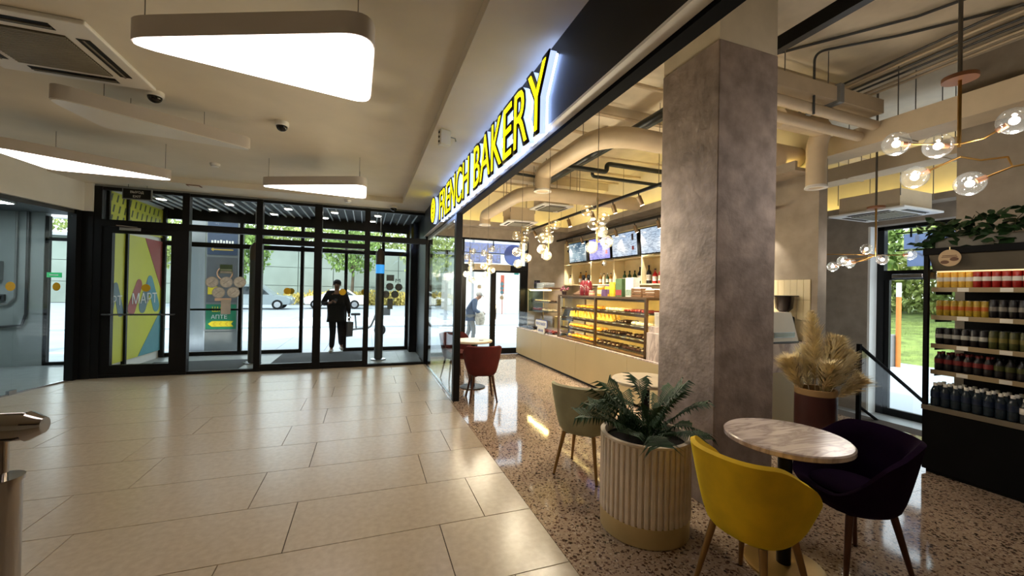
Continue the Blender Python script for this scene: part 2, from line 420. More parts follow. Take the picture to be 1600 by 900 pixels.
# slightly angled glass wall of the side room
def left_glass():
    a, b = Vector((-4.33, 8.32)), Vector((-4.93, 5.0))
    d = (b-a).normalized(); n = Vector((-d.y, d.x)); ln = (b-a).length
    def slab(name, m, par, t0, t1, w0, w1, z0, z1):
        c = [a+d*t0+n*w0, a+d*t1+n*w0, a+d*t1+n*w1, a+d*t0+n*w1]
        mb = MB().add([(p.x, p.y, z0) for p in c]+[(p.x, p.y, z1) for p in c], [(0,1,2,3),(4,5,6,7),(0,1,5,4),(1,2,6,5),(2,3,7,6),(3,0,4,7)])
        return mb.build(name, m, par)
    s = struct('trim_1', 'white plaster band above the glass side room')
    slab('bulkhead', M_WHITE, s, -0.05, ln, -0.1, 0.1, 2.68, 3.22)
    w = struct('window_1', 'frameless glass wall of the grey side room')
    slab('top_rail', M_DGREY, w, 0, ln, -.03, .03, 2.62, 2.68)
    slab('post', M_BLACK, w, 0.0, 0.09, -.06, .06, 0, 2.68)
    t = 0.09
    for i, tw in enumerate((0.83, 1.0, 1.0, 0.45)):
        slab('pane', M_GLASS, w, t+.004, t+tw-.004, -.006, .006, 0.03, 2.62)
        slab('floor_clip', M_STEEL, w, t+tw-.05, t+tw+.05, -.02, .02, 0.0, 0.06)
        t += tw
    slab('threshold', M_STEEL, w, 0.09, ln, -.015, .015, 0.0, 0.02)
    for t in (0.33, 0.98):
        p = a+d*t
        o = MB().lathe([(0.0001, .0), (.062, .0), (.062, .003), (.0001, .003)], 0, 0, 24).build('sticker', M_YDOT, w)
        ang = math.atan2(n.y, n.x)
        sgn = -1 if n.x < 0 else 1
        q = p - n*0.010*(1 if n.x < 0 else -1)
        o.location = (q.x, q.y, 1.47); o.rotation_euler = (0, PI/2, ang)
left_glass()
# grey side room
M_SIDE = mat('side_room_wall', (142, 150, 150), 0.7, var=0.08, scale=2)
struct('wall_left', 'grey wall with conduits inside the glass side room', MB().box(-9.0, -5.55, 9.8, 9.95, -.05, 2.8).box(-9.1, -9.0, 5.0, 9.9, -.05, 2.8).box(-9.0, -4.75, 4.9, 5.0, -.05, 2.8).box(-5.08, -4.12, 9.8, 9.95, -.05, 2.8), M_SIDE)
struct('floor', 'smooth grey floor of the glass side room', MB().prism([(-9.0, 5.0), (-4.94, 5.0), (-4.34, 8.30), (-4.2, 8.46), (-4.2, 9.9), (-9.0, 9.9)], 'z', -.08, .003), mat('side_floor', (150, 156, 156), 0.22, var=0.06))
struct('ceiling', 'dark grey ceiling of the glass side room', MB().prism([(-9.1, 4.9), (-4.97, 4.9), (-4.40, 8.3), (-4.2, 8.46), (-4.2, 9.95), (-9.1, 9.95)], 'z', 2.8, 2.95), mat('side_ceiling', (90, 94, 96), 0.7))
for k, (x, y) in enumerate(((-5.6, 7.0), (-5.6, 8.6), (-7.2, 7.8))):
    e = thing('panel_light', 'white rectangular ceiling panel light in the glass side room', 'panel light', (x, y, 2.79), 0, 'side room panel lights')
    MB().box(-.3, .3, -.15, .15, -.02, 0.01).build('frame', M_PLAST, e); MB().box(-.28, .28, -.13, .13, -.026, -.02).build('diffuser', emat('cool_panel', (225, 240, 245), 26.0), e)
w = struct('window_2', 'tall bright window at the end of the side room')
MB().box(-5.56, -5.50, 9.82, 9.9, 0, 2.75).box(-5.14, -5.08, 9.82, 9.9, 0, 2.75).box(-5.56, -5.08, 9.82, 9.9, 2.3, 2.36).box(-5.56, -5.08, 9.82, 9.9, 0, .06).build('frame', M_BLACK, w)
MB().box(-5.5, -5.14, 9.855, 9.865, .06, 2.3).build('pane', M_GLASS, w)
MB().box(-5.5, -5.14, 9.855, 9.865, 2.36, 2.75).build('pane', M_GLASS, w)
e = thing('fuse_box', 'grey fuse box on the wall of the glass side room', 'fuse box', (-6.3, 9.8, 1.55))
MB().bbox(-.22, .22, -.11, 0, 0, .34, .008).build('box', M_GREY, e); MB().box(-.19, .19, -.118, -.108, .03, .31).build('cover', M_SIDE, e); MB().box(.12, .15, -.125, -.115, .14, .2).build('latch', M_DGREY, e)
e = thing('wall_switch', 'small dark switch box on the side room wall', 'switch', (-6.1, 9.8, 1.18))
MB().bbox(-.06, .06, -.05, 0, 0, .12, .006).build('box', M_DGREY, e); MB().box(-.03, .03, -.056, -.048, .03, .09).build('rocker', M_BLACK, e)
tag(MB().tube([(-5.75, 9.76, 2.8), (-5.75, 9.76, .95), (-5.8, 9.76, .75), (-6.1, 9.76, .72), (-8.8, 9.76, .72)], .022, 8).build('conduit', M_DGREY, smooth=True), 'thin grey conduit that turns along the side room wall', 'conduit')
tag(MB().tube([(-5.9, 9.76, 2.8), (-5.9, 9.76, 1.25), (-6.0, 9.76, 1.12), (-8.8, 9.76, 1.12)], .018, 8).build('conduit', M_GREY, smooth=True), 'upper grey conduit that turns along the side room wall', 'conduit')
e = thing('exit_sign', 'small green exit sign beside the bright side room window', 'sign', (-5.35, 9.70, 1.62))
MB().box(-.10, .10, 0, .02, 0, .09).build('plate', emat('exit_green', (40, 150, 90), 0.5), e); MB().box(-.06, .06, -.004, 0, .035, .055).build('arrow', M_WHITE, e)

# ------------------------------------------------------------------ entrance facade (inner)
def bar(par, x0, x1, y0, y1, z0, z1, name='frame_bar', m=None):
    return MB().box(x0, x1, y0, y1, z0, z1).build(name, m or M_BLACK, par)
FY0, FY1 = YF-.06, YF+.06
def pane(par, x0, x1, z0, z1, y=None, m=None):
    y = YF if y is None else y
    return MB().box(x0, x1, y-.005, y+.005, z0, z1).build('pane', m or M_GLASS, par)
def disc(par, x, z, r, m, y, name='sticker', sx=1.0):
    pts = [(x+r*sx*math.cos(2*PI*k/28), z+r*math.sin(2*PI*k/28)) for k in range(28)]
    return MB().prism(pts, 'y', y, y-.003).build(name, m, par)
def rect_sticker(par, x0, x1, z0, z1, m, y):
    return MB().box(x0, x1, y-.003, y, z0, z1).build('sticker', m, par)
ZH0, ZH1, ZT = 2.46, 2.57, 3.10
mull = [-4.08, -2.92, -1.83, -0.87, 0.0, 1.17]
bays = []
specs = [('door_1', 'black framed glass door showing the yellow poster wall'), ('window_3', 'fixed glass bay covered with grey round notice stickers'),
         ('door_2', 'sliding glass door leaf beside the grey round stickers'), ('door_3', 'open glass door bay where the walking person shows'), ('window_4', 'fixed glass bay beside the bakery glass partition')]
for i, (nm, lb) in enumerate(specs):
    x0, x1 = mull[i], mull[i+1]
    s = struct(nm, lb); bays.append(s)
    hw = 0.05 if i != 3 else 0.065
    bar(s, x0-hw, x0+hw, FY0, FY1, 0, ZT, 'mullion')
    if i == 4: bar(s, x1-.045, x1+.03, FY0, FY1, 0, ZT, 'mullion')
    a, b = x0+hw, (mull[i+1]-(0.05 if i != 2 else 0.065)) if i < 4 else x1-.045
    bar(s, a, b, FY0, FY1, ZH0, ZH1, 'transom_bar'); bar(s, a, b, FY0+.02, FY1-.02, ZT-.05, ZT, 'head_bar')
    bar(s, a, b, FY0+.01, FY1-.01, 0, .05, 'sill_bar')
    pane(s, a, b, ZH1, ZT-.05)
    if i == 0:
        bar(s, a, a+.13, FY0+.02, FY1-.02, .05, ZH0, 'stile'); bar(s, b-.15, b, FY0+.02, FY1-.02, .05, ZH0, 'stile')
        bar(s, a+.13, b-.15, FY0+.02, FY1-.02, 2.36, ZH0, 'top_rail'); bar(s, a+.13, b-.15, FY0+.02, FY1-.02, .05, .20, 'bottom_rail')
        pane(s, a+.13, b-.15, .20, 2.36)
        hb = MB().tube([(a+.05, FY0-.05, 1.03), (b-.07, FY0-.05, 1.03)], .014, 8).tube([(a+.06, FY0-.05, 1.03), (a+.06, FY0+.03, 1.03)], .012, 6).tube([(b-.08, FY0-.05, 1.03), (b-.08, FY0+.03, 1.03)], .012, 6)
        hb.build('push_bar', M_DGREY, s, True)
        cl = MB().bbox(-3.78, -3.50, FY0-.06, FY0+.02, 2.40, 2.45, .006).build('door_closer', M_STEEL, s)
        MB().tube([(-3.55, FY0-.04, 2.46), (-3.8, FY0-.10, 2.47)], .008, 6).build('closer_arm', M_STEEL, cl)
        disc(s, -3.46, 1.47, .062, M_YDOT, YF-.006)
    elif i == 1:
        pane(s, a, b, .05, ZH0)
        for (cx, cz) in ((-2.54, 1.59), (-2.33, 1.595), (-2.125, 1.60), (-2.44, 1.41), (-2.22, 1.415)):
            st = disc(s, cx, cz, .098, M_GDOT, YF-.006); disc(st, cx, cz, .086, mat('grey_sticker_light', (206, 204, 196), .6, var=.2, scale=24), YF-.009, 'face')
            MB().box(-.055, .055, -.001, 0, -.005, .005).build('stroke', M_GDOT, st, loc=(cx, YF-.0125, cz), rot=(0, -.7, 0))
        g = rect_sticker(s, -2.43, -2.24, 1.745, 1.905, mat('dark_green_sticker', (70, 92, 62), .5), YF-.006)
        MB().box(-2.42, -2.25, YF-.012, YF-.009, 1.80, 1.825).build('stripe', mat('pale_stripe', (150, 170, 140), .5), g)
        MB().box(-2.42, -2.25, YF-.012, YF-.009, 1.75, 1.79).build('stripe', M_GDOT, g)
        rect_sticker(s, -2.40, -2.255, 1.03, 1.285, mat('grey_notice', (186, 180, 170), .6, var=.15), YF-.006)
    elif i in (2, 3):
        bar(s, a, b, FY0+.02, FY1-.02, 2.30, 2.40, 'top_rail'); pane(s, a, b, 2.40, ZH0)
        bar(s, a, b, FY0+.03, FY1-.03, .05, .12, 'bottom_rail'); pane(s, a, b, .12, 2.30)
        disc(s, -1.37 if i == 2 else -.43, 1.455, .062, M_YDOT, YF-.006)
    else:
        pane(s, a, b, .05, ZH0)
struct('trim_2', 'grey metal strip along the top of the entrance glazing', MB().box(-4.15, 1.2, YF-.05, YF+.06, ZT, 3.13), M_GREY)
struct('trim_3', 'black corner post between the glass room and the door', MB().box(-4.34, -4.13, YF-.07, YF+.07, 0, 2.68), M_BLACK)
struct('wall_left', 'white plaster corner above the black corner post', MB().box(-4.5, -4.13, YF-.09, YF+.08, 2.68, 3.14), M_WHITE)

# vestibule ceiling with slats, side walls
M_VC = mat('black_ceiling', (20, 22, 24), 0.7)
M_SLAT = mat('slat_metal', (226, 230, 232), 0.5, 0.0, var=0.03)
vc = struct('ceiling', 'black lobby ceiling with pale metal slats', MB().box(-4.2, 1.3, YF-.02, 10.6, 3.16, 3.4), M_VC)
for k in range(33):
    MB().box(-4.05+k*.163, -4.034+k*.163, YF+.07, 10.42, 3.125, 3.155).build('slat', M_SLAT, vc)
for j, (x, y) in enumerate([(-3.55, 9.05), (-2.5, 9.05), (-1.5, 9.05), (-.65, 9.05), (.2, 9.05), (-3.0, 9.85), (-1.9, 9.85), (-.9, 9.85), (.1, 9.85)]):
    e = thing('downlight', 'small square recessed downlight in the slatted lobby ceiling', 'downlight', (x, y, 3.085), 0, 'lobby ceiling downlights')
    MB().box(-.075, .075, -.075, .075, 0.0, .02).build('trim_ring', M_PLAST, e); MB().box(-.055, .055, -.055, .055, -.006, 0.0).build('diffuser', E_DOWN, e)
struct('wall_right', 'dark panelled side wall of the lobby', MB().box(1.16, 1.24, YF+.06, 10.5, 0, 3.16).box(1.0, 1.24, 10.0, 10.42, 0, 3.16), M_FASCIA)
struct('wall_left', 'white side wall of the lobby behind the yellow poster', MB().box(-4.2, -4.06, YF+.07, 10.6, 0, 3.16), M_WHITE)
# yellow poster boards on the lobby side wall
M_YEL = mat('poster_yellow', (206, 206, 62), 0.5, var=0.06, scale=2)
M_PRED = mat('poster_red', (160, 70, 60), 0.5, var=0.05)
M_PTEAL = mat('poster_teal', (88, 150, 160), 0.5, var=0.05)
M_PBLUE = mat('poster_slate', (96, 120, 128), 0.5, var=0.05)
M_PGREEN = mat('poster_dark_green', (86, 98, 52), 0.5, var=0.05)
def poster(y0, y1, z0, z1, label):
    t = thing('poster_board', label, 'poster', (-4.055, y0, z0)); h = z1-z0; w = y1-y0
    MB().box(0, .02, 0, w, 0, h).build('board', M_YEL, t)
    return t, w, h
def arch(t, m, yc, zc, w, h):
    pts = [(yc-w/2, zc)] + [(yc-w/2+w*.5-w*.5*math.cos(PI*k/10), zc+h-w/2+w/2*math.sin(PI*k/10)) for k in range(11)] + [(yc+w/2, zc)]
    MB().prism(pts, 'x', .02, .024).build('arch_print', m, t)
def capsule(t, m, p0, p1, w, x):
    a = math.atan2(p1[1]-p0[1], p1[0]-p0[0]); pts = []
    for k in range(9): u = a-PI/2+PI*k/8; pts.append((p1[0]+w*.8*math.cos(u), p1[1]+w*.8*math.sin(u)))
    for k in range(9): u = a+PI/2+PI*k/8; pts.append((p0[0]+w*math.cos(u), p0[1]+w*math.sin(u)))
    MB().prism(pts, 'x', .02, .02+x).build('capsule_print', m, t)
t, w_, h_ = poster(8.50, 9.02, .16, 2.42, 'narrow yellow poster board with a cropped grey arch')
capsule(t, M_PBLUE, (.10, .90), (.26, 1.32), .09, .003); capsule(t, M_PBLUE, (.42, .88), (.26, 1.32), .09, .004); place_text('lettering', 'РТ', M_WHITE, t, (.026, .30, 1.08), FACE_PX, .17, .30)
t, w_, h_ = poster(9.07, 10.38, .16, 2.42, 'wide yellow poster board with coloured arches and white lettering')
MB().prism([(.62, h_), (w_, h_), (w_, 1.25)], 'x', .02, .024).build('triangle_print', M_PRED, t)
MB().prism([(.45, 0), (w_, 0), (w_, .85)], 'x', .02, .024).build('triangle_print', M_PTEAL, t)
capsule(t, M_PRED, (.20, .92), (.44, 1.36), .13, .003); capsule(t, M_PBLUE, (.58, .94), (.84, 1.44), .13, .003); capsule(t, M_PTEAL, (1.10, .94), (.84, 1.44), .13, .004)
place_text('lettering', 'МАРТ', M_WHITE, t, (.026, .66, 1.10), FACE_PX, .20, .92)
struct('trim_11', 'black posts between the yellow poster boards', MB().box(-4.06, -4.0, 9.02, 9.07, 0, 3.1).box(-4.06, -3.98, 10.38, 10.45, 0, 3.1).box(-4.06, -4.0, 8.46, 8.50, 0, 3.1), M_BLACK)
for (y0, y1, lb) in ((8.50, 9.02, 'narrow yellow pattern board above the posters'), (9.07, 10.38, 'wide yellow pattern board above the posters')):
    t, w_, h_ = poster(y0, y1, 2.50, 3.08, lb)
    ny = int(w_/.17)
    for a in range(ny):
        for b in range(3):
            y, z = .05+a*.17+(b % 2)*.06, .06+b*.18
            MB().prism([(y, z), (y+.04, z), (y+.08, z+.13), (y+.04, z+.13)], 'x', .02, .023).build('dash_print', M_PGREEN, t)
# outer facade
YO = 10.5
omull = [-4.06, -3.62, -2.64, -1.42, -0.47, 0.38, 0.97]
for i in range(6):
    x0, x1 = omull[i], omull[i+1]
    isd = i in (3, 4)
    s = struct('window_5' if not isd else 'door_4', 'outer street glazing bay of the lobby' if not isd else 'outer sliding street door of the lobby')
    bar(s, x0-.035, x0+.035, YO-.05, YO+.05, 0, 3.16, 'mullion')
    if i == 5: bar(s, x1-.035, x1+.2, YO-.05, YO+.05, 0, 3.16, 'mullion')
    bar(s, x0+.035, x1-.035, YO-.05, YO+.05, 2.36, 2.46, 'transom_bar'); bar(s, x0+.035, x1-.035, YO-.04, YO+.04, 2.93, 3.16, 'head_bar')
    pane(s, x0+.035, x1-.035, 2.46, 2.93, YO)
    if i == 3: continue        # the leaf has slid aside here
    bar(s, x0+.035, x1-.035, YO-.04, YO+.04, 0, .08, 'sill_bar'); pane(s, x0+.035, x1-.035, .08, 2.36, YO)
    if i == 1:
        bar(s, x0+.035, x1-.035, YO-.03, YO+.03, .98, 1.02, 'mid_bar')
    if i == 2: disc(s, -1.64, 1.43, .07, M_YDOT, YO-.006)
    if i == 4: disc(s, -.05, 1.44, .07, M_YDOT, YO-.006)
    if i == 5:
        for (cx, cz) in ((.552, 1.585), (.769, 1.575), (.46, 1.39), (.679, 1.392)):
            st = disc(s, cx, cz, .09, M_DGREY, YO-.006); disc(st, cx, cz, .076, M_GDOT, YO-.009, 'face')
        rect_sticker(s, .47, .65, 1.73, 1.88, M_GDOT, YO-.006); rect_sticker(s, .50, .63, 1.02, 1.28, M_GDOT, YO-.006)
        place_text('lettering', 'M', M_DGREY, s, (.745, YO-.008, 1.74), FACE_MY, .09, .12)
struct('wall_front', 'plain wall above the street doors', MB().box(-9.1, 1.3, YO-.06, YO+.3, 3.16, 4.2).box(-9.1, -4.1, YO-.1, YO+.1, 2.8, 3.2), M_WHITE)

# ------------------------------------------------------------------ bakery shell
ZS = 3.95
slab = struct('ceiling', 'raw painted concrete ceiling of the bakery', MB().box(1.10, 8.5, -3.15, 9.35, ZS, 4.2), M_SLAB)
for y in (1.2, 4.4, 7.6):
    MB().box(1.24, 8.2, y, y+.22, ZS-.16, ZS+.01).build('joist', M_SLAB, slab)
fas = struct('trim_4', 'black sign fascia over the bakery front with a pale soffit', MB().box(1.10, 1.24, -3.0, YF, 2.64, ZS), M_FASCIA)
MB().box(1.10, 1.17, -3.0, YF, 2.625, 2.64).build('soffit', mat('pale_soffit', (248, 244, 238), .6), fas)
MB().box(1.17, 1.25, -3.0, YF, 2.60, 2.66).build('steel_edge', mat('matte_black', (12, 11, 11), .9, spec=0.08), fas)
gp = struct('window_6', 'frameless glass partition between the hall and the bakery')
MB().box(1.15, 1.24, 5.46, 5.56, 0, 2.60).build('post', M_BLACK, gp); MB().box(1.16, 1.20, 5.56, YF-.12, 2.55, 2.60).build('top_rail', M_GREY, gp)
MB().box(1.172, 1.187, 5.56, 7.0, .02, 2.55).build('pane', M_GLASS, gp); MB().box(1.172, 1.187, 7.01, YF-.12, .02, 2.55).build('pane', M_GLASS, gp)
MB().box(1.165, 1.195, 5.56, YF-.12, 0, .02).build('floor_channel', M_STEEL, gp)
MB().box(1.20, 1.26, YF-.12, YF+.07, 0, 2.7).build('post', M_BLACK, gp)
YB = 9.2
struct('wall_front', 'plain bakery end wall beside the street door', MB().box(3.77, 5.15, YB, YB+.2, 0, ZS).box(1.2, 3.77, YB, YB+.2, 2.78, ZS), M_CONC)
bd = struct('door_5', 'white lit double glass street door of the bakery')
for x in (1.24, 2.10, 3.72): bar(bd, x, x+.05, YB+.02, YB+.12, 0, 2.78, 'mullion')
bar(bd, 2.15, 3.72, YB+.02, YB+.12, 2.05, 2.16, 'transom_bar'); bar(bd, 1.29, 2.1, YB+.02, YB+.12, 2.36, 2.46, 'transom_bar'); bar(bd, 1.29, 2.1, YB+.02, YB+.12, .0, .08, 'sill_bar')
pane(bd, 1.29, 2.1, .08, 2.36, YB+.07); pane(bd, 1.29, 2.1, 2.46, 2.74, YB+.07); pane(bd, 2.15, 3.72, 2.16, 2.75, YB+.07)
bar(bd, 1.29, 3.72, YB+.02, YB+.12, 2.74, 2.78, 'head_bar')
bar(bd, 2.15, 2.21, YB+.04, YB+.10, 0, 2.05, 'stile'); bar(bd, 2.82, 2.95, YB+.04, YB+.10, 0, 2.05, 'stile'); bar(bd, 3.58, 3.72, YB+.04, YB+.10, 0, 2.05, 'stile')
for x0, x1 in ((2.21, 2.82), (2.95, 3.58)):
    bar(bd, x0, x1, YB+.04, YB+.10, 0, .14, 'bottom_rail'); bar(bd, x0, x1, YB+.04, YB+.10, 1.98, 2.05, 'top_rail'); pane(bd, x0, x1, .14, 1.98, YB+.07)
MB().box(2.35, 3.25, YB-.14, YB+.02, 2.02, 2.16).build('air_curtain', mat('taupe_metal', (150, 136, 112), .5), bd)
MB().tube([(2.93, YB-.02, .85), (2.93, YB-.05, .9), (2.93, YB-.05, 1.15), (2.93, YB-.02, 1.2)], .012, 8).build('handle', M_STEEL, bd, True)
disc(bd, 2.54, 1.62, .05, M_GDOT, YB+.063)
for k, z in enumerate((1.70, 1.60, 1.50)):
    MB().prism([(3.06, z), (3.11, z+.06), (3.16, z), (3.11, z-.06)], 'y', YB+.063, YB+.060).build('sticker', mat('blue_sticker', (84, 150, 196), .5), bd)
disc(bd, 3.11, 1.37, .05, M_GDOT, YB+.063)
MB().box(3.42, 3.54, YB+.05, YB+.063, 1.94, 1.985).build('sticker', mat('cyan_sticker', (60, 180, 200), .5), bd)
# sign letters behind the transom glass (seen from the back)
M_SIGNB = translucent('sign_back_blue', (196, 200, 226)); M_SIGNL = translucent('sign_letter_white', (245, 245, 245))
def backsign(par, y, xc, zc):
    pass
sg = thing('outdoor_sign', 'white outdoor letter sign hung outside over the bakery door', 'sign', (2.95, YB+.32, 2.2))
MB().box(-.8, .78, 0, .02, .26, .51).build('backing_plate', M_SIGNB, sg); MB().box(-.8, .2, 0, .02, .02, .24).build('backing_plate', M_SIGNB, sg)
MB().box(-.82, .8, -.03, -.01, .245, .265).build('rail', M_BLACK, sg)
for x_ in (-.75, 0, .72): MB().box(x_-.012, x_+.012, -.12, .0, .62, .65).box(x_-.012, x_+.012, -.01, .01, .40, .65).build('bracket', M_BLACK, sg)
place_text('lettering', 'FRENCH', M_SIGNL, sg, (-.2, -.001, .385), (PI/2, 0, 0), .19, 1.05).scale.x = -1
place_text('lettering', 'BAKERY', M_SIGNL, sg, (-.3, -.001, .13), (PI/2, 0, 0), .18, 1.0).scale.x = -1
MB().prism([(.52+.24*math.cos(2*PI*k/28), .24+.26*math.sin(2*PI*k/28)) for k in range(28)], 'y', -.02, -.05).build('round_emblem', translucent('emblem_blue', (166, 176, 214)), sg)
# back wall with the menu, cove ledges
struct('wall_right', 'concrete look wall behind the bakery counter', MB().box(5.0, 5.15, 3.2, YB, 0, ZS), M_CONC)
cv = struct('trim_5', 'cove ledge with hidden yellow strip light above the counter')
MB().box(4.66, 4.98, 3.25, 8.86, 3.02, 3.06).box(4.66, 4.70, 3.25, 8.86, 3.06, 3.13).build('ledge', M_CONC, cv)
MB().box(1.36, 5.0, 8.86, 9.18, 3.02, 3.06).box(1.36, 4.66, 8.86, 8.90, 3.06, 3.13).build('ledge', M_CONC, cv)
M_CVW = mat('cove_wall_paint', (232, 222, 196), .7, var=.03)
MB().box(4.985, 5.0, 3.2, YB, 3.06, ZS).build('painted_band', M_CVW, cv); MB().box(1.26, 4.985, YB-.012, YB, 3.06, ZS).build('painted_band', M_CVW, cv)
MB().box(4.74, 4.78, 3.3, 8.8, 3.062, 3.08).build('led_strip', E_COVE, cv); MB().box(1.4, 4.7, 8.94, 8.98, 3.062, 3.08).build('led_strip', E_COVE, cv)
# lower entrance area on the side
ZL = -0.45
struct('floor', 'grey stone landing at the side street door', MB().box(5.15, 8.5, 2.0, 6.0, ZL-.1, ZL), M_VFL)
stp = struct('trim_6', 'short grey stone stair down to the side door')
for k in range(3): MB().box(5.9+.3*k, 6.2+.3*k, 2.28, 3.2, ZL, -.15-.15*k).build('step', M_VFL, stp)
MB().box(5.1, 5.15, 3.2, 6.0, ZL, 0.0).box(5.15, 5.9, 2.28, 3.2, ZL, -.06).box(5.15, 5.9, 3.2, 3.24, ZL, -.0).build('riser_wall', M_WHITE, stp)
struct('wall_right', 'plain pier wall behind the drinks fridge', MB().box(5.6, 6.2, -3.0, 2.27, -.06, ZS), M_CONC)
struct('wall_right', 'taupe plaster wall beside the side street door', MB().box(8.2, 8.5, 4.43, 6.2, ZL, ZS).box(8.2, 8.5, 1.0, 4.43, 2.78, ZS).box(8.2, 8.5, -3, 1.0, ZL, ZS), M_CONC)
struct('wall_front', 'taupe plaster wall closing the side entrance', MB().box(5.15, 8.5, 6.0, 6.2, ZL, ZS), M_CONC)
struct('trim_7', 'white reveal of the side street door', MB().box(8.21, 8.52, 4.40, 4.44, ZL, 2.78), M_WHITE)
sdr = struct('door_6', 'black framed side street door with a glass transom')
def ybar(y0, y1, z0, z1, nm='frame_bar', x0=8.40, x1=8.50): return MB().box(x0, x1, y0, y1, z0, z1).build(nm, M_BLACK, sdr)
ybar(4.30, 4.40, ZL, 2.78, 'mullion'); ybar(2.75, 2.83, ZL, 2.78, 'mullion'); ybar(1.0, 4.30, 1.86, 2.02, 'transom_bar'); ybar(1.0, 4.4, 2.72, 2.78, 'head_bar')
ybar(4.23, 4.30, ZL, 1.86, 'stile', 8.42, 8.48); ybar(2.83, 4.23, ZL, ZL+.12, 'bottom_rail', 8.42, 8.48); ybar(1.0, 2.75, ZL, ZL+.12, 'sill_bar')
for (y0, y1, z0, z1) in ((2.83, 4.23, ZL+.12, 1.86), (1.0, 2.75, ZL+.12, 1.86), (1.0, 4.3, 2.02, 2.72)):
    MB().box(8.445, 8.455, y0, y1, z0, z1).build('pane', M_GLASS, sdr)
cl = MB().bbox(8.32, 8.40, 3.75, 4.15, 1.88, 1.95, .006).build('door_closer', M_STEEL, sdr)
MB().box(8.30, 8.42, 2.6, 3.55, 1.80, 2.06).build('air_curtain', mat('pale_metal', (190, 190, 182), .5), sdr)
sg = thing('outdoor_sign', 'blue outdoor letter sign hung outside over the side door', 'sign', (8.75, 3.1, 2.2))
M_SB2 = translucent('sign_back_bright_blue', (176, 186, 210))
MB().box(0, .02, -1.2, 1.1, .20, .46).build('backing_plate', M_SB2, sg); MB().box(0, .02, -.9, 1.05, -.10, .16).build('backing_plate', M_SB2, sg)
for y_ in (-1.0, 0, 1.0): MB().box(-.25, .0, y_-.012, y_+.012, .62, .65).box(-.01, .01, y_-.012, y_+.012, .40, .65).build('bracket', M_BLACK, sg)
MB().box(-.03, -.01, -1.25, 1.2, .17, .19).box(-.03, -.01, -1.25, 1.2, .47, .49).build('rail', M_BLACK, sg)
o = place_text('lettering', 'FRENCH', M_SIGNL, sg, (-.002, -.1, .33), FACE_MX, .2, 2.1); o.scale.x = -1
o = place_text('lettering', 'BAKERY', M_SIGNL, sg, (-.002, 0.1, .03), FACE_MX, .2, 1.7); o.scale.x = -1
cv2 = struct('trim_8', 'cove ledge with hidden yellow strip light over the side door')
MB().box(7.9, 8.2, 2.3, 5.98, 3.02, 3.06).box(7.9, 7.94, 2.3, 5.98, 3.06, 3.12).build('ledge', M_CONC, cv2); MB().box(8.185, 8.2, 2.3, 6.0, 3.06, ZS).build('painted_band', M_CVW, cv2)
MB().box(7.98, 8.02, 2.4, 5.9, 3.062, 3.08).build('led_strip', E_COVE, cv2)
# square pillar
pl = struct('pillar', 'square rough plaster pillar with a smooth painted top')
MB().bbox(2.36, 2.95, 2.20, 2.79, 0, 3.40, .006).build('shaft', M_PILLAR, pl); MB().box(2.365, 2.945, 2.205, 2.785, 3.40, ZS).build('capital', M_SLAB, pl)
# ------------------------------------------------------------------ hall: hanging lamps
def rounded(pts, r, n=8):
    out = []
    for i in range(len(pts)):
        p0, p, p1 = Vector(pts[i-1]), Vector(pts[i]), Vector(pts[(i+1) % len(pts)])
        rr = r[i] if isinstance(r, (list, tuple)) else r
        a, b = (p0-p).normalized(), (p1-p).normalized()
        ang = a.angle(b); t = min(rr/math.tan(ang/2), (p0-p).length*.45, (p1-p).length*.45)
        s, e = p+a*t, p+b*t
        for k in range(n+1):
            u = k/n; q = s*(1-u)**2 + p*2*u*(1-u) + e*u*u; out.append((q.x, q.y))
    return out
M_LBODY = mat('lamp_body', (196, 188, 182), 0.5, var=0.03)
M_LOFF = mat('lamp_diffuser_off', (222, 220, 214), 0.35, var=0.02)
M_WIRE = mat('steel_wire', (120, 116, 110), 0.4, 0.8)
def panel_lamp(label, tri, z, lit=True, wf=.8):
    cx, cy = sum(p[0] for p in tri)/3, sum(p[1] for p in tri)/3
    t = thing('panel_lamp', label, 'lamp', (cx, cy, z), 0, 'triangular hanging panel lamps')
    loc = [(p[0]-cx, p[1]-cy) for p in tri]
    outl = rounded(loc, [.075, .12, .10])
    MB().prism(outl, 'z', 0.004, .115).build('housing', M_LBODY, t, True)
    inn = [(x*.985, y*.985) for x, y in outl]
    MB().prism(inn, 'z', -.004, .004).build('diffuser', E_LAMP if lit else M_LOFF, t)
    for p in loc:
        q = (p[0]*wf, p[1]*wf)
        MB().tube([(q[0], q[1], .115), (q[0], q[1], 3.22-z)], .0025, 5).build('wire', M_WIRE, t)
panel_lamp('large lit triangular panel lamp hanging nearest the ceiling vent', [(-1.27, 2.60), (0.02, 2.04), (0.0, 2.85)], 2.78)
panel_lamp('unlit triangular panel lamp behind the ceiling dome camera', [(-1.0, 4.87), (-2.37, 3.98), (-2.26, 4.68)], 2.95, False, .42)
panel_lamp('lit triangular panel lamp beside the white band over the glass room', [(-2.12, 5.97), (-3.42, 5.15), (-3.36, 5.98)], 2.80)
panel_lamp('lit triangular panel lamp hanging before the sliding doors', [(-1.42, 6.05), (-0.02, 5.40), (-0.03, 6.24)], 2.85)

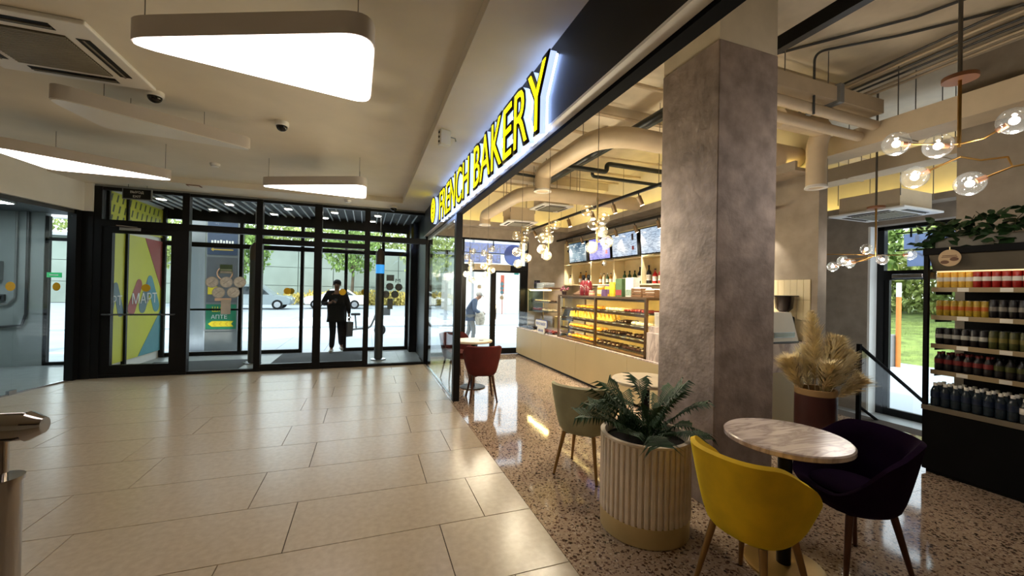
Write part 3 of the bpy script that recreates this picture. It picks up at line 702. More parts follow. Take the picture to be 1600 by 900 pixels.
M_GRILLE = mat('dark_grille', (70, 62, 44), 0.7, var=0.3, scale=60)
def cassette(label, loc, rz, sx=.86, sy=.86, group=None, slats=14, body=0.0):
    t = thing('air_conditioner', label, 'air conditioner', loc, rz, group)
    hx, hy = sx/2, sy/2
    MB().bbox(-hx, hx, -hy, hy, -.03, .0, .008).build('panel', M_PLAST, t)
    g = MB().box(-hx*.58, hx*.58, -hy*.58, hy*.58, -.036, -.03).build('grille', M_GRILLE, t)
    for k in range(slats):
        y = -hy*.55+hy*1.1*k/(slats-1)
        MB().box(-hx*.57, hx*.57, y-.006, y+.006, -.044, -.036).build('grille_slat', mat('grille_slat', (150, 146, 132), .5), g)
    for k in range(4):
        v = MB().box(-hx*.55, hx*.55, hy*.70, hy*.86, -.034, -.029).build('air_slot', M_BLACK, t, rot=(0, 0, k*PI/2))
        MB().box(-hx*.54, hx*.54, hy*.765, hy*.785, -.042, -.032).build('louvre', mat('louvre_grey', (120, 112, 100), .5), v)
    if body:
        MB().box(-hx*.8, hx*.8, -hy*.8, hy*.8, 0, body).build('housing', M_DUCT, t)
        for sx_ in (-1, 1):
            for sy_ in (-1, 1):
                MB().tube([(sx_*hx*.82, sy_*hy*.82, body*.6), (sx_*hx*.82, sy_*hy*.82, ZS-loc[2])], .006, 6).build('hanger_rod', M_WIRE, t)
    return t
cassette('white ceiling air conditioner with dark square grille above the hall', (-2.20, 3.80, 3.22), 0, .95, .93, slats=24)
def dome(label, x, y, z, r=.062):
    t = thing('dome_camera', label, 'camera', (x, y, z), 0)
    MB().lathe([(r*1.05, 0), (r*1.05, -.035), (r*.9, -.045), (.0001, -.045)], 0, 0, 24).build('base', M_PLAST, t, True)
    MB().lathe([(r*.85*math.cos(a*PI/16), -.045-r*.8*math.sin(a*PI/16)) for a in range(9)], 0, 0, 20).build('dome', mat('smoked_dome', (12, 12, 14), .08), t, True)
dome('black dome camera on the ceiling beside the hall air conditioner', -1.77, 4.35, 3.22)
dome('black dome camera on the ceiling between two triangular lamps', -0.845, 4.64, 3.22)
dome('black dome camera on the ceiling above the lobby glazing', 0.46, 8.03, 3.13, .07)
def smoke(label, x, y, z):
    t = thing('smoke_detector', label, 'detector', (x, y, z))
    MB().lathe([(.06, 0), (.06, -.02), (.04, -.045), (.0001, -.048)], 0, 0, 20).build('body', M_PLAST, t, True); MB().lathe([(.045, -.03), (.05, -.034), (.043, -.04)], 0, 0, 20).build('vent_ring', M_GREY, t, True)
smoke('round white smoke detector on the hall ceiling by the unlit lamp', -2.0, 6.6, 3.22)
smoke('round white smoke detector under the ceiling edge by the dome camera', -0.35, 7.85, 3.13)
t = thing('ceiling_hatch', 'small brown ceiling hatch near the exit sign', 'hatch', (-2.63, 7.78, 3.13))
MB().box(-.09, .09, -.06, .06, -.012, 0).build('frame', mat('brown_hatch', (120, 84, 56), .6), t); MB().box(-.07, .07, -.04, .04, -.016, -.011).build('lid', M_CEIL, t)
t = thing('emergency_light', 'small white emergency unit on the ceiling beside the sign', 'emergency light', (.70, 3.98, 3.13), .3)
MB().bbox(-.055, .055, -.035, .035, -.15, 0, .008).build('case', M_PLAST, t)
for k in range(3): MB().tube([(-.057, 0, -.03-.045*k), (-.062, 0, -.03-.045*k)], .012, 8).build('led', M_BLACK, t)
MB().tube([(.055, 0, -.05), (.12, 0, -.05), (.13, 0, -.08)], .006, 6).build('cable', M_GREY, t)
# exit sign hung before the lobby door
t = thing('exit_sign', 'black exit sign with a pale frame hung above the door', 'sign', (-3.50, 8.12, 2.89))
MB().box(-.19, .19, 0, .03, 0, .18).build('frame', M_GREY, t); MB().box(-.177, .177, -.004, 0.0, .013, .167).build('face', M_BLACK, t)
place_text('lettering', 'ВЫХОД', M_WHITE, t, (0, -.004, .115), FACE_MY, .045, .17); place_text('lettering', 'EXIT', M_WHITE, t, (0, -.004, .05), FACE_MY, .035, .10)
for x in (-.12, .12): MB().tube([(x, .015, .18), (x, .015, .255)], .004, 5).build('hanger', M_WIRE, t)

# ------------------------------------------------------------------ lit sign on the fascia
E_SIGNY = emat('sign_yellow_face', (255, 236, 12), 1.15)
E_SIGNW = emat('sign_white_side', (190, 210, 255), 0.75)
E_HALO = emat('sign_halo', (170, 198, 255), 9.0)
def lit_sign():
    t = thing('bakery_sign', 'lit yellow three dimensional bakery sign on the black fascia', 'sign', (1.10, 4.4, 2.60))
    txt = 'FRENCH BAKERY'; cap = 0.42
    # advance widths from the typeface, squeezed to the sign length
    def width(s):
        me = text_mesh(s, 1.0); xs = [v.co.x for v in me.vertices]; w = max(xs)-min(xs); bpy.data.meshes.remove(me); return w, min(xs)
    tot, mn = width(txt); me = text_mesh('H', 1.0); hh = max(v.co.y for v in me.vertices); bpy.data.meshes.remove(me)
    s = cap/hh; sx = 3.85/tot
    y_start = 6.12-4.4
    for i, ch in enumerate(txt):
        if ch == ' ': continue
        w1, _ = width(txt[:i+1]); me0 = text_mesh(ch, 1.0); xs = [v.co.x for v in me0.vertices]; wc = max(xs)-min(xs); bpy.data.meshes.remove(me0)
        x_left = w1-wc
        def layer(name, m, par, off, d0, d1):
            me = text_mesh(ch, 1.0, 0.0, off)
            xs = [v.co.x for v in me.vertices]; base = (min(xs)+max(xs))/2
            for v in me.vertices:
                v.co = Vector(((v.co.x-base)*sx + (x_left+wc/2)*sx, v.co.y*s, d0))
            bm = bmesh.new(); bm.from_mesh(me); r = bmesh.ops.extrude_face_region(bm, geom=bm.faces[:])
            for e in r['geom']:
                if isinstance(e, bmesh.types.BMVert): e.co.z = d1
            bmesh.ops.recalc_face_normals(bm, faces=bm.faces[:]); bm.to_mesh(me); bm.free()
            return link(name, me, m, par, loc=(0, y_start, 0) if par is t else None, rot=FACE_MX if par is t else None)
        L = layer('letter', E_SIGNW, t, 0.030, 0.020, 0.064)
        layer('letter_glow', E_HALO, L, 0.022, 0.004, 0.018)
        layer('letter_front', M_BLACK, L, 0.036, 0.064, 0.074)
        layer('letter_face', E_SIGNY, L, -0.010, 0.074, 0.078)
    c = (2.38, .27)
    def disc_(name, m, par, r, x0, x1):
        pts = [(c[0]+r*math.cos(2*PI*k/32), c[1]+r*math.sin(2*PI*k/32)) for k in range(32)]
        return MB().prism(pts, 'x', x0, x1).build(name, m, par)
    d = disc_('round_emblem', E_SIGNW, t, .225, -.020, -.064); disc_('emblem_rim', M_BLACK, d, .227, -.064, -.074); disc_('emblem_face', E_SIGNY, d, .20, -.074, -.078)
    for k, (dz, w) in enumerate(((.1, .10), (.03, .13), (-.04, .13), (-.11, .10))):
        MB().box(-.078, -.080, c[0]-w/2, c[0]+w/2, c[1]+dz-.018, c[1]+dz+.018).build('emblem_stripe', mat('emblem_gold', (196, 170, 10), .5), d)
lit_sign()

# ------------------------------------------------------------------ steel rail at the hall's left
t = thing('steel_railing', 'polished steel barrier rail with posts at the hall edge', 'railing', (-1.3, 2.05, 0))
MB().tube([(.14, 0, 1.0), (.09, -.0, 1.0), (-1.2, .15, 1.0)], [.036, .052, .052], 16).build('top_rail', M_CHROME, t, True)
MB().tube([(.155, 0, 1.0), (.11, 0, 1.0)], [.03, .056], 16).build('end_cap', M_CHROME, t, True)
MB().tube([(.03, 0, .0), (.03, 0, .80)], .060, 20).build('post', M_CHROME, t, True)
MB().tube([(.03, 0, .80), (.03, 0, .815)], .066, 20).build('post_cap', M_CHROME, t, True)
MB().tube([(.02, .01, .81), (.02, .01, .99)], .028, 14).build('neck', M_CHROME, t, True)
MB().cyl(.03, 0, 0, .015, .11, n=24).build('floor_flange', M_CHROME, t, True)
MB().tube([(-1.05, .13, 0), (-1.05, .13, .98)], .05, 16).build('post', M_CHROME, t, True)

# ------------------------------------------------------------------ gate posts in the lobby
def gate_post(label, x, y, band):
    t = thing('gate_post', label, 'post', (x, y, 0))
    MB().lathe([(.0001, 0), (.16, 0), (.16, .02), (.12, .035), (.0001, .035)], 0, 0, 24).build('base_plate', M_STEEL, t, True)
    MB().lathe([(.085, .03), (.085, 2.05)], 0, 0, 24, True).build('column', M_DGREY, t, True)
    MB().lathe([(.09, 2.05), (.09, 2.30), (.03, 2.40), (.0001, 2.40)], 0, 0, 24).build('cap', mat('brown_cap', (74, 60, 48), .5), t, True)
    MB().tube([(0, 0, 2.40), (0, 0, 3.10)], .008, 6).build('rod', M_GREY, t)
    if band: MB().lathe([(.088, 1.86), (.088, 2.06)], 0, 0, 24).build('light_band', emat('blue_band', (60, 150, 225), .7), t, True)
    else: MB().box(.05, .12, -.04, .04, .75, 1.15).build('reader_box', M_BLACK, t)
gate_post('dark steel gate post with a blue light band in the lobby', .27, 9.12, True)
gate_post('plain dark steel gate post with a black box in the lobby', -2.10, 9.25, False)

# ------------------------------------------------------------------ bakery ceiling services
def arc_path(pts, r, n=8):
    pts = [Vector(p) for p in pts]; out = [pts[0]]
    for i in range(1, len(pts)-1):
        a = (pts[i-1]-pts[i]).normalized(); b = (pts[i+1]-pts[i]).normalized()
        t = min(r, (pts[i-1]-pts[i]).length*.49, (pts[i+1]-pts[i]).length*.49)
        s, e = pts[i]+a*t, pts[i]+b*t
        for k in range(n+1):
            u = k/n; out.append(s*(1-u)**2+pts[i]*2*u*(1-u)+e*u*u)
    out.append(pts[-1]); return out
def hangers(t, spots, z0):
    for x, y in spots: MB().tube([(x, y, z0), (x, y, ZS)], .005, 5).build('hanger_rod', M_WIRE, t)
def duct(label, pts, r, ring):
    t = thing('air_duct', label, 'duct')
    MB().tube(arc_path(pts, .45), r, 24).build('pipe', M_DUCT, t, True)
    e = pts[-1]
    MB().lathe([(r, e[2]+.02), (r*1.12, e[2]), (r*1.12, e[2]-.012), (r*.8, e[2]-.012), (r*.8, e[2]+.03)], e[0], e[1], 24).build('outlet_ring', M_PLAST, t, True)
    return t
d = duct('beige round air duct that bends down nearest the plaster pillar', [(4.6, 3.72, 3.27), (2.37, 3.72, 3.27), (2.37, 5.30, 3.27), (2.37, 5.30, 3.0)], .115, True); hangers(d, [(2.45, 4.3), (3.4, 3.72)], 3.38)
d = duct('beige round air duct that bends down by the street door', [(4.6, 6.05, 3.16), (2.37, 6.05, 3.16), (2.37, 8.30, 3.16), (2.37, 8.30, 2.95)], .115, True); hangers(d, [(2.37, 6.9), (3.4, 6.05)], 3.27)
d = duct('beige vertical air duct drop beside the concrete wall end', [(4.1, 3.05, 3.45), (4.82, 3.05, 3.45), (4.82, 3.12, 3.30), (4.82, 3.12, 2.80)], .10, True)
t = tag(MB().tube(arc_path([(3.6, 3.45, 3.25), (4.95, 3.45, 3.25)], .1), .13, 20).build('air_duct', M_DUCT, smooth=True), 'short beige round duct behind the vertical drop', 'duct')
t = thing('rectangular_duct', 'beige rectangular duct running across above the tall pampas vase', 'duct', (0, 0, 0))
MB().box(2.97, 5.04, 2.60, 2.88, 3.48, 3.62).build('duct_body', M_DUCT, t); hangers(t, [(3.6, 2.62), (4.2, 2.62), (3.3, 2.62)], 3.55)
MB().box(4.30, 4.36, 2.57, 2.90, 3.455, 3.64).build('clamp', M_GREY, t)
for k, (y, z) in enumerate(((2.68, 3.40), (2.82, 3.33))):
    tag(MB().tube([(2.97, y, z), (5.04, y, z-.02)], .05, 14).build('ceiling_pipe', M_DUCT, smooth=True), ['beige pipe directly under the rectangular duct', 'lower beige pipe beside the vertical duct drop'][k], 'pipe')
for (x0, x1, y0, y1, z0, z1, lb) in ((5.06, 5.40, -2.9, 6.0, 3.2, 3.42, 'long beige boxed beam beside the near globe chandelier'), (5.85, 6.15, 2.3, 6.0, 3.1, 3.28, 'beige boxed beam over the step to the side door')):
    b = thing('boxed_duct', lb, 'duct'); MB().box(x0, x1, y0, y1, z0, z1).build('duct_body', M_DUCT, b)
    for y in (2.5, 3.4, 4.4):
        MB().box(x0-.01, x1+.01, y-.015, y+.015, z0-.012, z0).build('clamp', M_DUCT, b); hangers(b, [(x0+.02, y), (x1-.02, y)], z1-.02)
# black pipes
M_BPIPE = mat('black_pipe', (24, 30, 28), 0.4, var=0.15)
tag(MB().tube([(2.97, 2.85, 3.5), (2.97, 7.3, 3.5)], .05, 14).build('ceiling_pipe', M_BPIPE, smooth=True), 'thick black pipe running along above the pendant lights', 'pipe')
tag(MB().tube([(3.09, 2.85, 3.53), (3.09, 7.3, 3.53)], .035, 12).build('ceiling_pipe', mat('dark_green_pipe', (40, 52, 48), .35), smooth=True), 'dark green pipe beside the thick black pipe', 'pipe')
tag(MB().tube(arc_path([(5.0, 5.0, 3.42), (3.25, 5.0, 3.42), (3.25, 5.0, 3.30), (2.3, 5.0, 3.30)], .08), .035, 12).build('ceiling_pipe', M_BPIPE, smooth=True), 'black pipe with a step bend above the counter', 'pipe')
tag(MB().tube(arc_path([(5.0, 5.15, 3.26), (3.1, 5.15, 3.26), (3.1, 5.15, 3.36), (2.4, 5.15, 3.36)], .06), .025, 10).build('ceiling_pipe', M_BPIPE, smooth=True), 'thin black pipe under the stepped black pipe', 'pipe')
tag(MB().box(3.10, 3.17, -2.9, 2.42, 3.55, 3.66).build('steel_beam', M_BLACK), 'black steel beam running behind the plaster pillar', 'beam')
tag(MB().tube(arc_path([(2.0, 5.75, 3.9), (2.0, 5.75, 3.35), (2.6, 5.75, 3.33), (2.6, 5.75, 3.2)], .05), .022, 8).build('ceiling_pipe', M_BPIPE, smooth=True), 'small black bent pipe between the two round ducts', 'pipe')
rc = random.Random(3)
for k in range(9):      # slim beige conduits under the slab
    y = 2.9+k*.72
    pts = [(1.4, y, 3.86-.03*(k % 3)), (3.0, y+rc.uniform(-.05, .05), 3.84-.03*(k % 3)), (4.98, y, 3.86-.03*(k % 3))]
    tag(MB().tube(pts, .018+.006*(k % 2), 8).build('conduit', M_DUCT, smooth=True), 'slim beige conduit running across under the raw ceiling', 'conduit', 'conduits across the bakery ceiling')
for k in range(8):      # bundle of cables over the fridge side
    x = 4.75+k*.075; z = 3.86-.02*(k % 3)
    tag(MB().tube([(x+.05, -2.8, z), (x+rc.uniform(-.03, .03), .5, z-.02), (x, 1.8, z), (x+rc.uniform(-.04, .04), 3.4, z-.03)], .011+.004*(k % 2), 6).build('ceiling_cable', [M_DGREY, M_DUCT][k % 2], smooth=True), ['dark cable in the ceiling bundle over the fridge', 'beige cable in the ceiling bundle over the fridge'][k % 2], 'cable', ['dark cables of the ceiling bundle', 'beige cables of the ceiling bundle'][k % 2])
tag(MB().tube([(3.75, 2.8, 3.93), (4.3, 2.0, 3.92), (4.6, 1.2, 3.93), (5.2, 0.6, 3.92)], .012, 6).build('ceiling_cable', M_DGREY, smooth=True), 'single dark cable wandering across the raw ceiling', 'cable')
tag(MB().tube(arc_path([(4.0, 2.62, 3.3), (4.0, 2.62, 3.90), (4.5, 2.2, 3.93), (5.0, 1.5, 3.93), (5.5, 1.2, 3.9)], .1), .012, 6).build('ceiling_cable', M_DGREY, smooth=True), 'dark cable that drops beside the rectangular duct', 'cable')
for k in range(7):
    y0 = 3.1+.05*k
    tag(MB().tube([(3.3, y0+.5, 3.50+.03*k), (3.9, y0+.5+.1*math.sin(k), 3.45+.04*k), (4.5, y0+.55, 3.52+.02*k), (4.95, y0+.7, 3.55)], .010, 6).build('ceiling_cable', M_DGREY, smooth=True), 'dark slack cable in the tangle behind the pillar', 'cable', 'slack cables behind the pillar')
cassette('white ceiling air conditioner beneath the second round duct', (3.25, 6.85, 3.14), 0.05, .62, .62, None, 10, .24)
cassette('white ceiling air conditioner above the street door pendants', (2.86, 7.55, 2.92), -.05, .62, .62, None, 10, .26)
cassette('white ceiling air conditioner above the side door', (7.3, 3.75, 2.82), 0.0, .95, .95, None, 12, .26)
# track lights
def track(label, x, z, y0, y1, heads, seed):
    t = thing('track_light', label, 'track light', (x, y0, z))
    MB().box(-.02, .02, 0, y1-y0, 0, .035).build('rail', M_BLACK, t)
    for y in (0.5 if y1-y0 > 1 else .1, (y1-y0)*.5, y1-y0-.2): MB().tube([(0, y, .03), (0, y, ZS-z)], .004, 5).build('hanger_rod', M_WIRE, t)
    r = random.Random(seed)
    for y in heads:
        yy = y-y0; tilt = r.uniform(.25, .5)
        d = Vector((math.sin(tilt), r.uniform(-.15, .15), -math.cos(tilt)))
        a = Vector((0, yy, -.04)); b = a+d*.13
        h = MB().tube([a, b], .033, 14).build('spot_head', mat('spot_bronze', (120, 96, 66), .4, .4), t, True)
        MB().tube([a+Vector((0, 0, .05)), a+d*.02], .008, 6).build('spot_stem', M_BLACK, h)
        MB().tube([b+d*.001, b+d*.006], .027, 14).build('spot_lens', emat('spot_lens_glow', (255, 236, 200), 10.0), h)
        ld = bpy.data.lights.new('spot', 'SPOT'); ld.energy = 95 if len(heads) > 1 else 10; ld.spot_size = math.radians(75); ld.spot_blend = .6; ld.color = (1.0, .92, .76); ld.shadow_soft_size = .03
        lo = bpy.data.objects.new('spot_beam', ld); COL.objects.link(lo); lo.parent = h; lo.location = b+d*.02
        lo.rotation_euler = d.to_track_quat('-Z', 'Y').to_euler()
    return t
track('black track with spot heads hung over the display counter', 3.43, 2.9, 3.6, 8.8, [3.9, 4.5, 5.1, 5.7, 6.5, 7.3, 8.1], 1)
track('black track with spot heads close before the menu screens', 4.5, 2.8, 3.6, 9.1, [4.1, 4.8, 5.4, 6.0, 6.6, 7.2, 7.9, 8.6], 2)
t = track('short black track with one spot head near the coffee grinder', 4.75, 2.62, 3.66, 4.06, [3.8], 3)

# globe pendants
M_GLOBE = glassmat('globe_glass', (0.93, 0.92, 0.88), base=0.08, gain=0.9, haze=0.04)
M_AMBER = glassmat('amber_globe_glass', (1.0, 0.93, 0.78), base=0.08, gain=0.95, haze=0.045)
def cluster(label, x, y, globes, ztop, zbot, r, warm=True, power=34, group=None):
    t = thing('globe_pendant', label, 'pendant lamp', (x, y, zbot), 0, group)
    MB().tube([(0, 0, ztop-zbot), (0, 0, ZS-zbot)], .003, 5).build('cable', M_WIRE, t)
    MB().tube([(0, 0, 0), (0, 0, ztop-zbot)], .009, 8).build('stem', M_BRASS, t, True)
    for (dx, dy, z) in globes:
        g = MB().sphere((dx, dy, z-zbot), r*1.15, 18, 12).build('globe', M_AMBER, t, True)
        MB().sphere((dx, dy, z-zbot), r*.24, 10, 8).build('bulb', E_BULB if warm else E_BULBC, g, True)
        MB().tube([(0, 0, z-zbot), (dx*.6, dy*.6, z-zbot)], .006, 6).build('arm', M_BRASS, g)
    ld = bpy.data.lights.new('pendant_light', 'POINT'); ld.energy = power; ld.color = (1.0, .90, .70) if warm else (1.0, .95, .9); ld.shadow_soft_size = .12
    lo = bpy.data.objects.new('pendant_glow', ld); COL.objects.link(lo); lo.parent = t; lo.location = (0, 0, (ztop-zbot)*.4-.12)
    return t
def zig(n, z0, z1, w):
    return [(w*math.cos(2.4*k), w*math.sin(2.4*k), z1-(z1-z0)*k/(n-1)) for k in range(n)]
P = 'globe pendants above the bakery tables'
def at_px(px, X): # direction only used to space the row evenly
    return X
cluster('brass pendant with six glass globes over the palm planter', 2.05, 3.30, [(-.085, .04, 2.33), (.02, -.07, 2.24), (-.07, -.05, 2.19), (.07, .03, 2.14), (.085, -.04, 2.03), (-.02, .06, 1.98)], 2.45, 1.95, .052, group=P)
cluster('brass pendant with six glass globes beside the display counter', 2.09, 4.46, [(.075, -.02, 2.37), (0, .06, 2.30), (-.08, 0, 2.20), (.03, .06, 2.20), (-.085, 0, 2.06), (0, .05, 1.99)], 2.44, 1.97, .054, group=P)
cluster('brass pendant with seven glass globes over the red chairs', 2.14, 5.50, zig(7, 1.95, 2.45, .085), 2.5, 1.93, .058, group=P)
cluster('slim globe pendant farther back by the street door', 2.20, 7.45, zig(7, 1.85, 2.35, .085), 2.42, 1.82, .056, group=P)
cluster('slim globe pendant hung closest to the glass partition', 2.0, 8.1, zig(6, 1.75, 2.35, .07), 2.42, 1.72, .056, group=P)
# branching chandeliers on the right
def branch(label, root, canopy_z, nodes, r, cool=True, power=14):
    x, y, z = root
    t = thing('globe_chandelier', label, 'chandelier', (x, y, z))
    MB().lathe([(.0001, canopy_z-z), (.085, canopy_z-z), (.085, canopy_z-z-.025), (.0001, canopy_z-z-.025)], 0, 0, 24).build('canopy', mat('canopy_rust', (140, 92, 60), .45), t, True)
    if canopy_z < ZS-.01: MB().tube([(0, 0, canopy_z-z), (0, 0, ZS-z)], .012, 6).build('ceiling_rod', M_WIRE, t)
    MB().tube([(0, 0, -.02), (0, 0, canopy_z-z-.02)], .010, 8).build('stem', M_GOLD, t, True)
    for path, globe in nodes:
        pp = [Vector(p)-Vector(root) for p in path]
        a = MB().tube(pp, .006, 6).build('arm', M_GOLD, t, True)
        if globe:
            d = (pp[-1]-pp[-2]).normalized(); c = pp[-1]+d*(r*.9)
            g = MB().sphere(c, r, 20, 14).build('globe', M_GLOBE, a, True)
            MB().sphere(c, r*.30, 10, 8).build('bulb', E_BULBC if cool else E_BULB, g, True)
            MB().tube([pp[-1]-d*.01, pp[-1]+d*.035], .016, 10).build('socket', mat('canopy_rust', (140, 92, 60), .45), g, True)
            ld = bpy.data.lights.new('pendant_light', 'POINT'); ld.energy = power/max(1, len(nodes)); ld.color = (1, .93, .86); ld.shadow_soft_size = r*.4
            lo = bpy.data.objects.new('pendant_glow', ld); COL.objects.link(lo); lo.parent = g; lo.location = c+Vector((0, 0, -r*1.1))
    return t
hub = (3.55, 1.43, 2.545)
branch('branching gold chandelier with clear globes above the purple chair', hub, 2.98, [
    ([hub, (3.42, 1.48, 2.54), (3.28, 1.56, 2.55)], True), ([(3.50, 1.44, 2.538), (3.46, 1.443, 2.525), (3.44, 1.446, 2.523)], True),
    ([hub, (3.50, 1.30, 2.53), (3.50, 1.24, 2.56)], True), ([(3.50, 1.40, 2.45), (3.52, 1.46, 2.44), (3.50, 1.56, 2.40)], True),
    ([(3.50, 1.405, 2.45), (3.62, 1.36, 2.43), (3.72, 1.28, 2.44)], False), ([(3.72, 1.28, 2.44), (3.66, 1.24, 2.36), (3.60, 1.335, 2.31)], True), ([(3.66, 1.24, 2.36), (3.75, 1.15, 2.38), (3.8, 1.05, 2.40)], True)], .074, power=20)
hub = (5.6, 2.95, 2.05)
branch('branching chandelier with clear globes before the side door', hub, 2.62, [
    ([hub, (5.4, 3.1, 2.06), (5.15, 3.26, 2.06)], True), ([hub, (5.5, 2.98, 2.02), (5.47, 3.16, 2.0)], True), ([hub, (5.62, 3.05, 2.0), (5.60, 3.16, 1.98)], True),
    ([hub, (5.45, 3.0, 2.07), (5.40, 2.95, 2.09)], True), ([hub, (5.7, 2.95, 2.05), (5.55, 2.86, 2.0)], True), ([hub, (5.75, 2.85, 2.05), (5.8, 2.78, 2.05)], True), ([hub, (5.5, 3.1, 1.97), (5.35, 3.2, 1.93)], True)], .058, power=16)
# ------------------------------------------------------------------ chairs and tables
def velvet(name, col):
    m = mat(name, col, 0.85, var=0.14, scale=7, bump=0.06, bscale=60)
    b = m.node_tree.nodes['Principled BSDF']
    b.inputs['Sheen Weight'].default_value = 0.5; b.inputs['Sheen Roughness'].default_value = 0.4
    b.inputs['Sheen Tint'].default_value = rgb(*[min(255, c*1.3+10) for c in col])
    if name == 'purple_velvet': b.inputs['Sheen Weight'].default_value = 0.05; b.inputs['Specular IOR Level'].default_value = 0.1
    return m
def shell_mesh(name):
    """tub seat: padded bucket whose rim is high at the back (-X) and runs down along the arms to the seat front (+X)"""
    n = 56; rx, ry = .250, .260
    def sup(a, k=2.5):
        c, s = math.cos(a), math.sin(a)
        return (abs(c)**(2/k))*(1 if c >= 0 else -1), (abs(s)**(2/k))*(1 if s >= 0 else -1)
    def top(a):
        b = abs(((a+PI) % (2*PI))-PI)          # 0 front .. PI back
        t = max(0.0, min(1.0, (b-.40)/(1.85)))
        t = t*t*(3-2*t)
        return .475+.305*t
    vs, fs, rings = [], [], []
    outer = [(.30, .352), (.55, .354), (.69, .366), (.775, .395)]
    for (k, z) in outer:
        rings.append([(k*rx*sup(2*PI*i/n)[0], k*ry*sup(2*PI*i/n)[1], z) for i in range(n)])
    m = 7
    for j in range(m+1):
        u = j/m; rg = []
        for i in range(n):
            a = 2*PI*i/n; zt = top(a); z = .395+(zt-.395)*u*.985+.0
            fl = 0.775+.265*u**.75
            bx = sup(a); lean = -.03*u*max(0, -math.cos(a))*(zt-.47)/.31
            rg.append((fl*rx*bx[0]+lean, fl*ry*bx[1], z))
        if j > 0: rings.append(rg)
    th = .038
    for j in range(m+1):                      # over the rim and down inside
        u = 1-j/m; rg = []
        for i in range(n):
            a = 2*PI*i/n; zt = top(a); z = .44+(zt-.44)*u
            if j == 0: z = zt+.006
            fl = 0.80+.24*u**.75
            bx = sup(a); lean = -.03*u*max(0, -math.cos(a))*(zt-.47)/.31
            kk = th*(0.55 if j == 0 else 1.25)
            rg.append(((fl*rx-kk)*bx[0]+lean, (fl*ry-kk)*bx[1], z))
        rings.append(rg)
    for k, z in ((.70, .475), (.35, .485)):
        rings.append([(k*rx*sup(2*PI*i/n)[0], k*ry*sup(2*PI*i/n)[1], z) for i in range(n)])
    for rg in rings: vs += rg
    for r_ in range(len(rings)-1):
        for i in range(n):
            i2 = (i+1) % n; fs.append((r_*n+i, r_*n+i2, (r_+1)*n+i2, (r_+1)*n+i))
    fs.append(tuple(reversed(range(n)))); fs.append(tuple((len(rings)-1)*n+i for i in range(n)))
    mb = MB(); mb.add(vs, fs); return mb.mesh(name)
SHELL = shell_mesh('tub_shell')
def chair(label, x, y, face, vel, legm):
    t = thing('tub_chair', label, 'chair', (x, y, 0), face)
    link('seat_shell', SHELL.copy(), vel, t, True)
    cu = MB().sphere((0.02, 0, .47), .172, 24, 10, (1.0, 1.05, .24)).build('seat_cushion', vel, t, True)
    # seam piping along the back
    for sx in (-1, 1):
        for sy in (-1, 1):
            lg = MB().tube([(sx*.12, sy*.13, .36), (sx*.19, sy*.19, .0)], [.019, .011], 12).build('leg', legm, t, True)
            MB().tube([(sx*.19, sy*.19, .0), (sx*.1885, sy*.1885, .008)], .0125, 10).build('leg_foot', M_BLACK, lg)
    MB().tube([(-.13, -.14, .350), (.13, .14, .350)], .012, 6).tube([(-.13, .14, .350), (.13, -.14, .350)], .012, 6).build('under_frame', M_BLACK, t)
    return t
V_YEL = velvet('yellow_velvet', (222, 180, 16)); V_PUR = velvet('purple_velvet', (27, 5, 36)); V_GRN = velvet('sage_velvet', (150, 147, 116)); V_RED = velvet('maroon_velvet', (84, 18, 14))
M_LEG = mat('bronze_leg', (152, 116, 68), 0.35, 0.7, var=0.1, scale=14); M_LEGD = mat('dark_bronze_leg', (84, 52, 36), 0.35, 0.5, var=0.1)
def facing(x, y, tx, ty): return math.atan2(ty-y, tx-x)
chair('mustard yellow velvet tub chair at the near marble table', 1.88, 1.50, .10, V_YEL, M_LEG)
chair('dark purple velvet tub chair at the near marble table', 2.66, 1.50, PI-.35, V_PUR, M_LEGD)
chair('sage green velvet tub chair behind the ribbed planter', 1.79, 3.03, .66, V_GRN, M_LEG)
chair('maroon velvet tub chair with its back to the hall', 1.56, 5.47, facing(1.56, 5.47, 1.64, 6.2), V_RED, M_LEGD)
chair('maroon velvet tub chair on the street side of its table', 1.48, 6.88, facing(1.48, 6.88, 1.62, 6.2), V_RED, M_LEGD)
chair('dark purple velvet tub chair beside the base of the drinks fridge', 4.02, .98, PI*.9, V_PUR, M_LEGD)
def table(label, x, y, r, topm, basem, colm):
    t = thing('round_table', label, 'table', (x, y, 0))
    MB().lathe([(.0001, .715), (r-.012, .715), (r, .722), (r, .743), (r-.008, .75), (.0001, .75)], 0, 0, 56).build('table_top', topm, t, True)
    MB().lathe([(.13, .700), (.13, .715)], 0, 0, 24, True).build('mount_plate', M_BLACK, t)
    MB().cyl(0, 0, .02, .70, .036, n=20).build('column', colm, t, True)
    MB().lathe([(.0001, 0), (.20, 0), (.20, .012), (.185, .018), (.05, .022), (.0001, .022)], 0, 0, 48).build('base', basem, t, True)
    return t
M_BASE = mat('gold_base', (168, 134, 72), 0.38, 0.6, var=0.1, scale=6)
table('round white marble table between the yellow and purple chairs', 2.285, 1.625, .315, M_MARBLE, M_BASE, M_BLACK)
table('round pale table half hidden behind the planter palm', 2.47, 3.08, .31, mat('pale_top', (214, 198, 172), .4), M_BASE, M_BLACK)
table('round pale table between the two maroon chairs', 1.62, 6.2, .30, mat('pale_top', (214, 198, 172), .4), M_BLACK, M_BLACK)
# glass things on the pale table
tag(MB().lathe([(.0001, 0), (.035, 0), (.04, .006), (.0001, .006)], 1.72, 6.1, 16).build('coaster', M_GREY, loc=(0, 0, .75)), 'small grey coaster on the pale table by the maroon chairs', 'coaster')

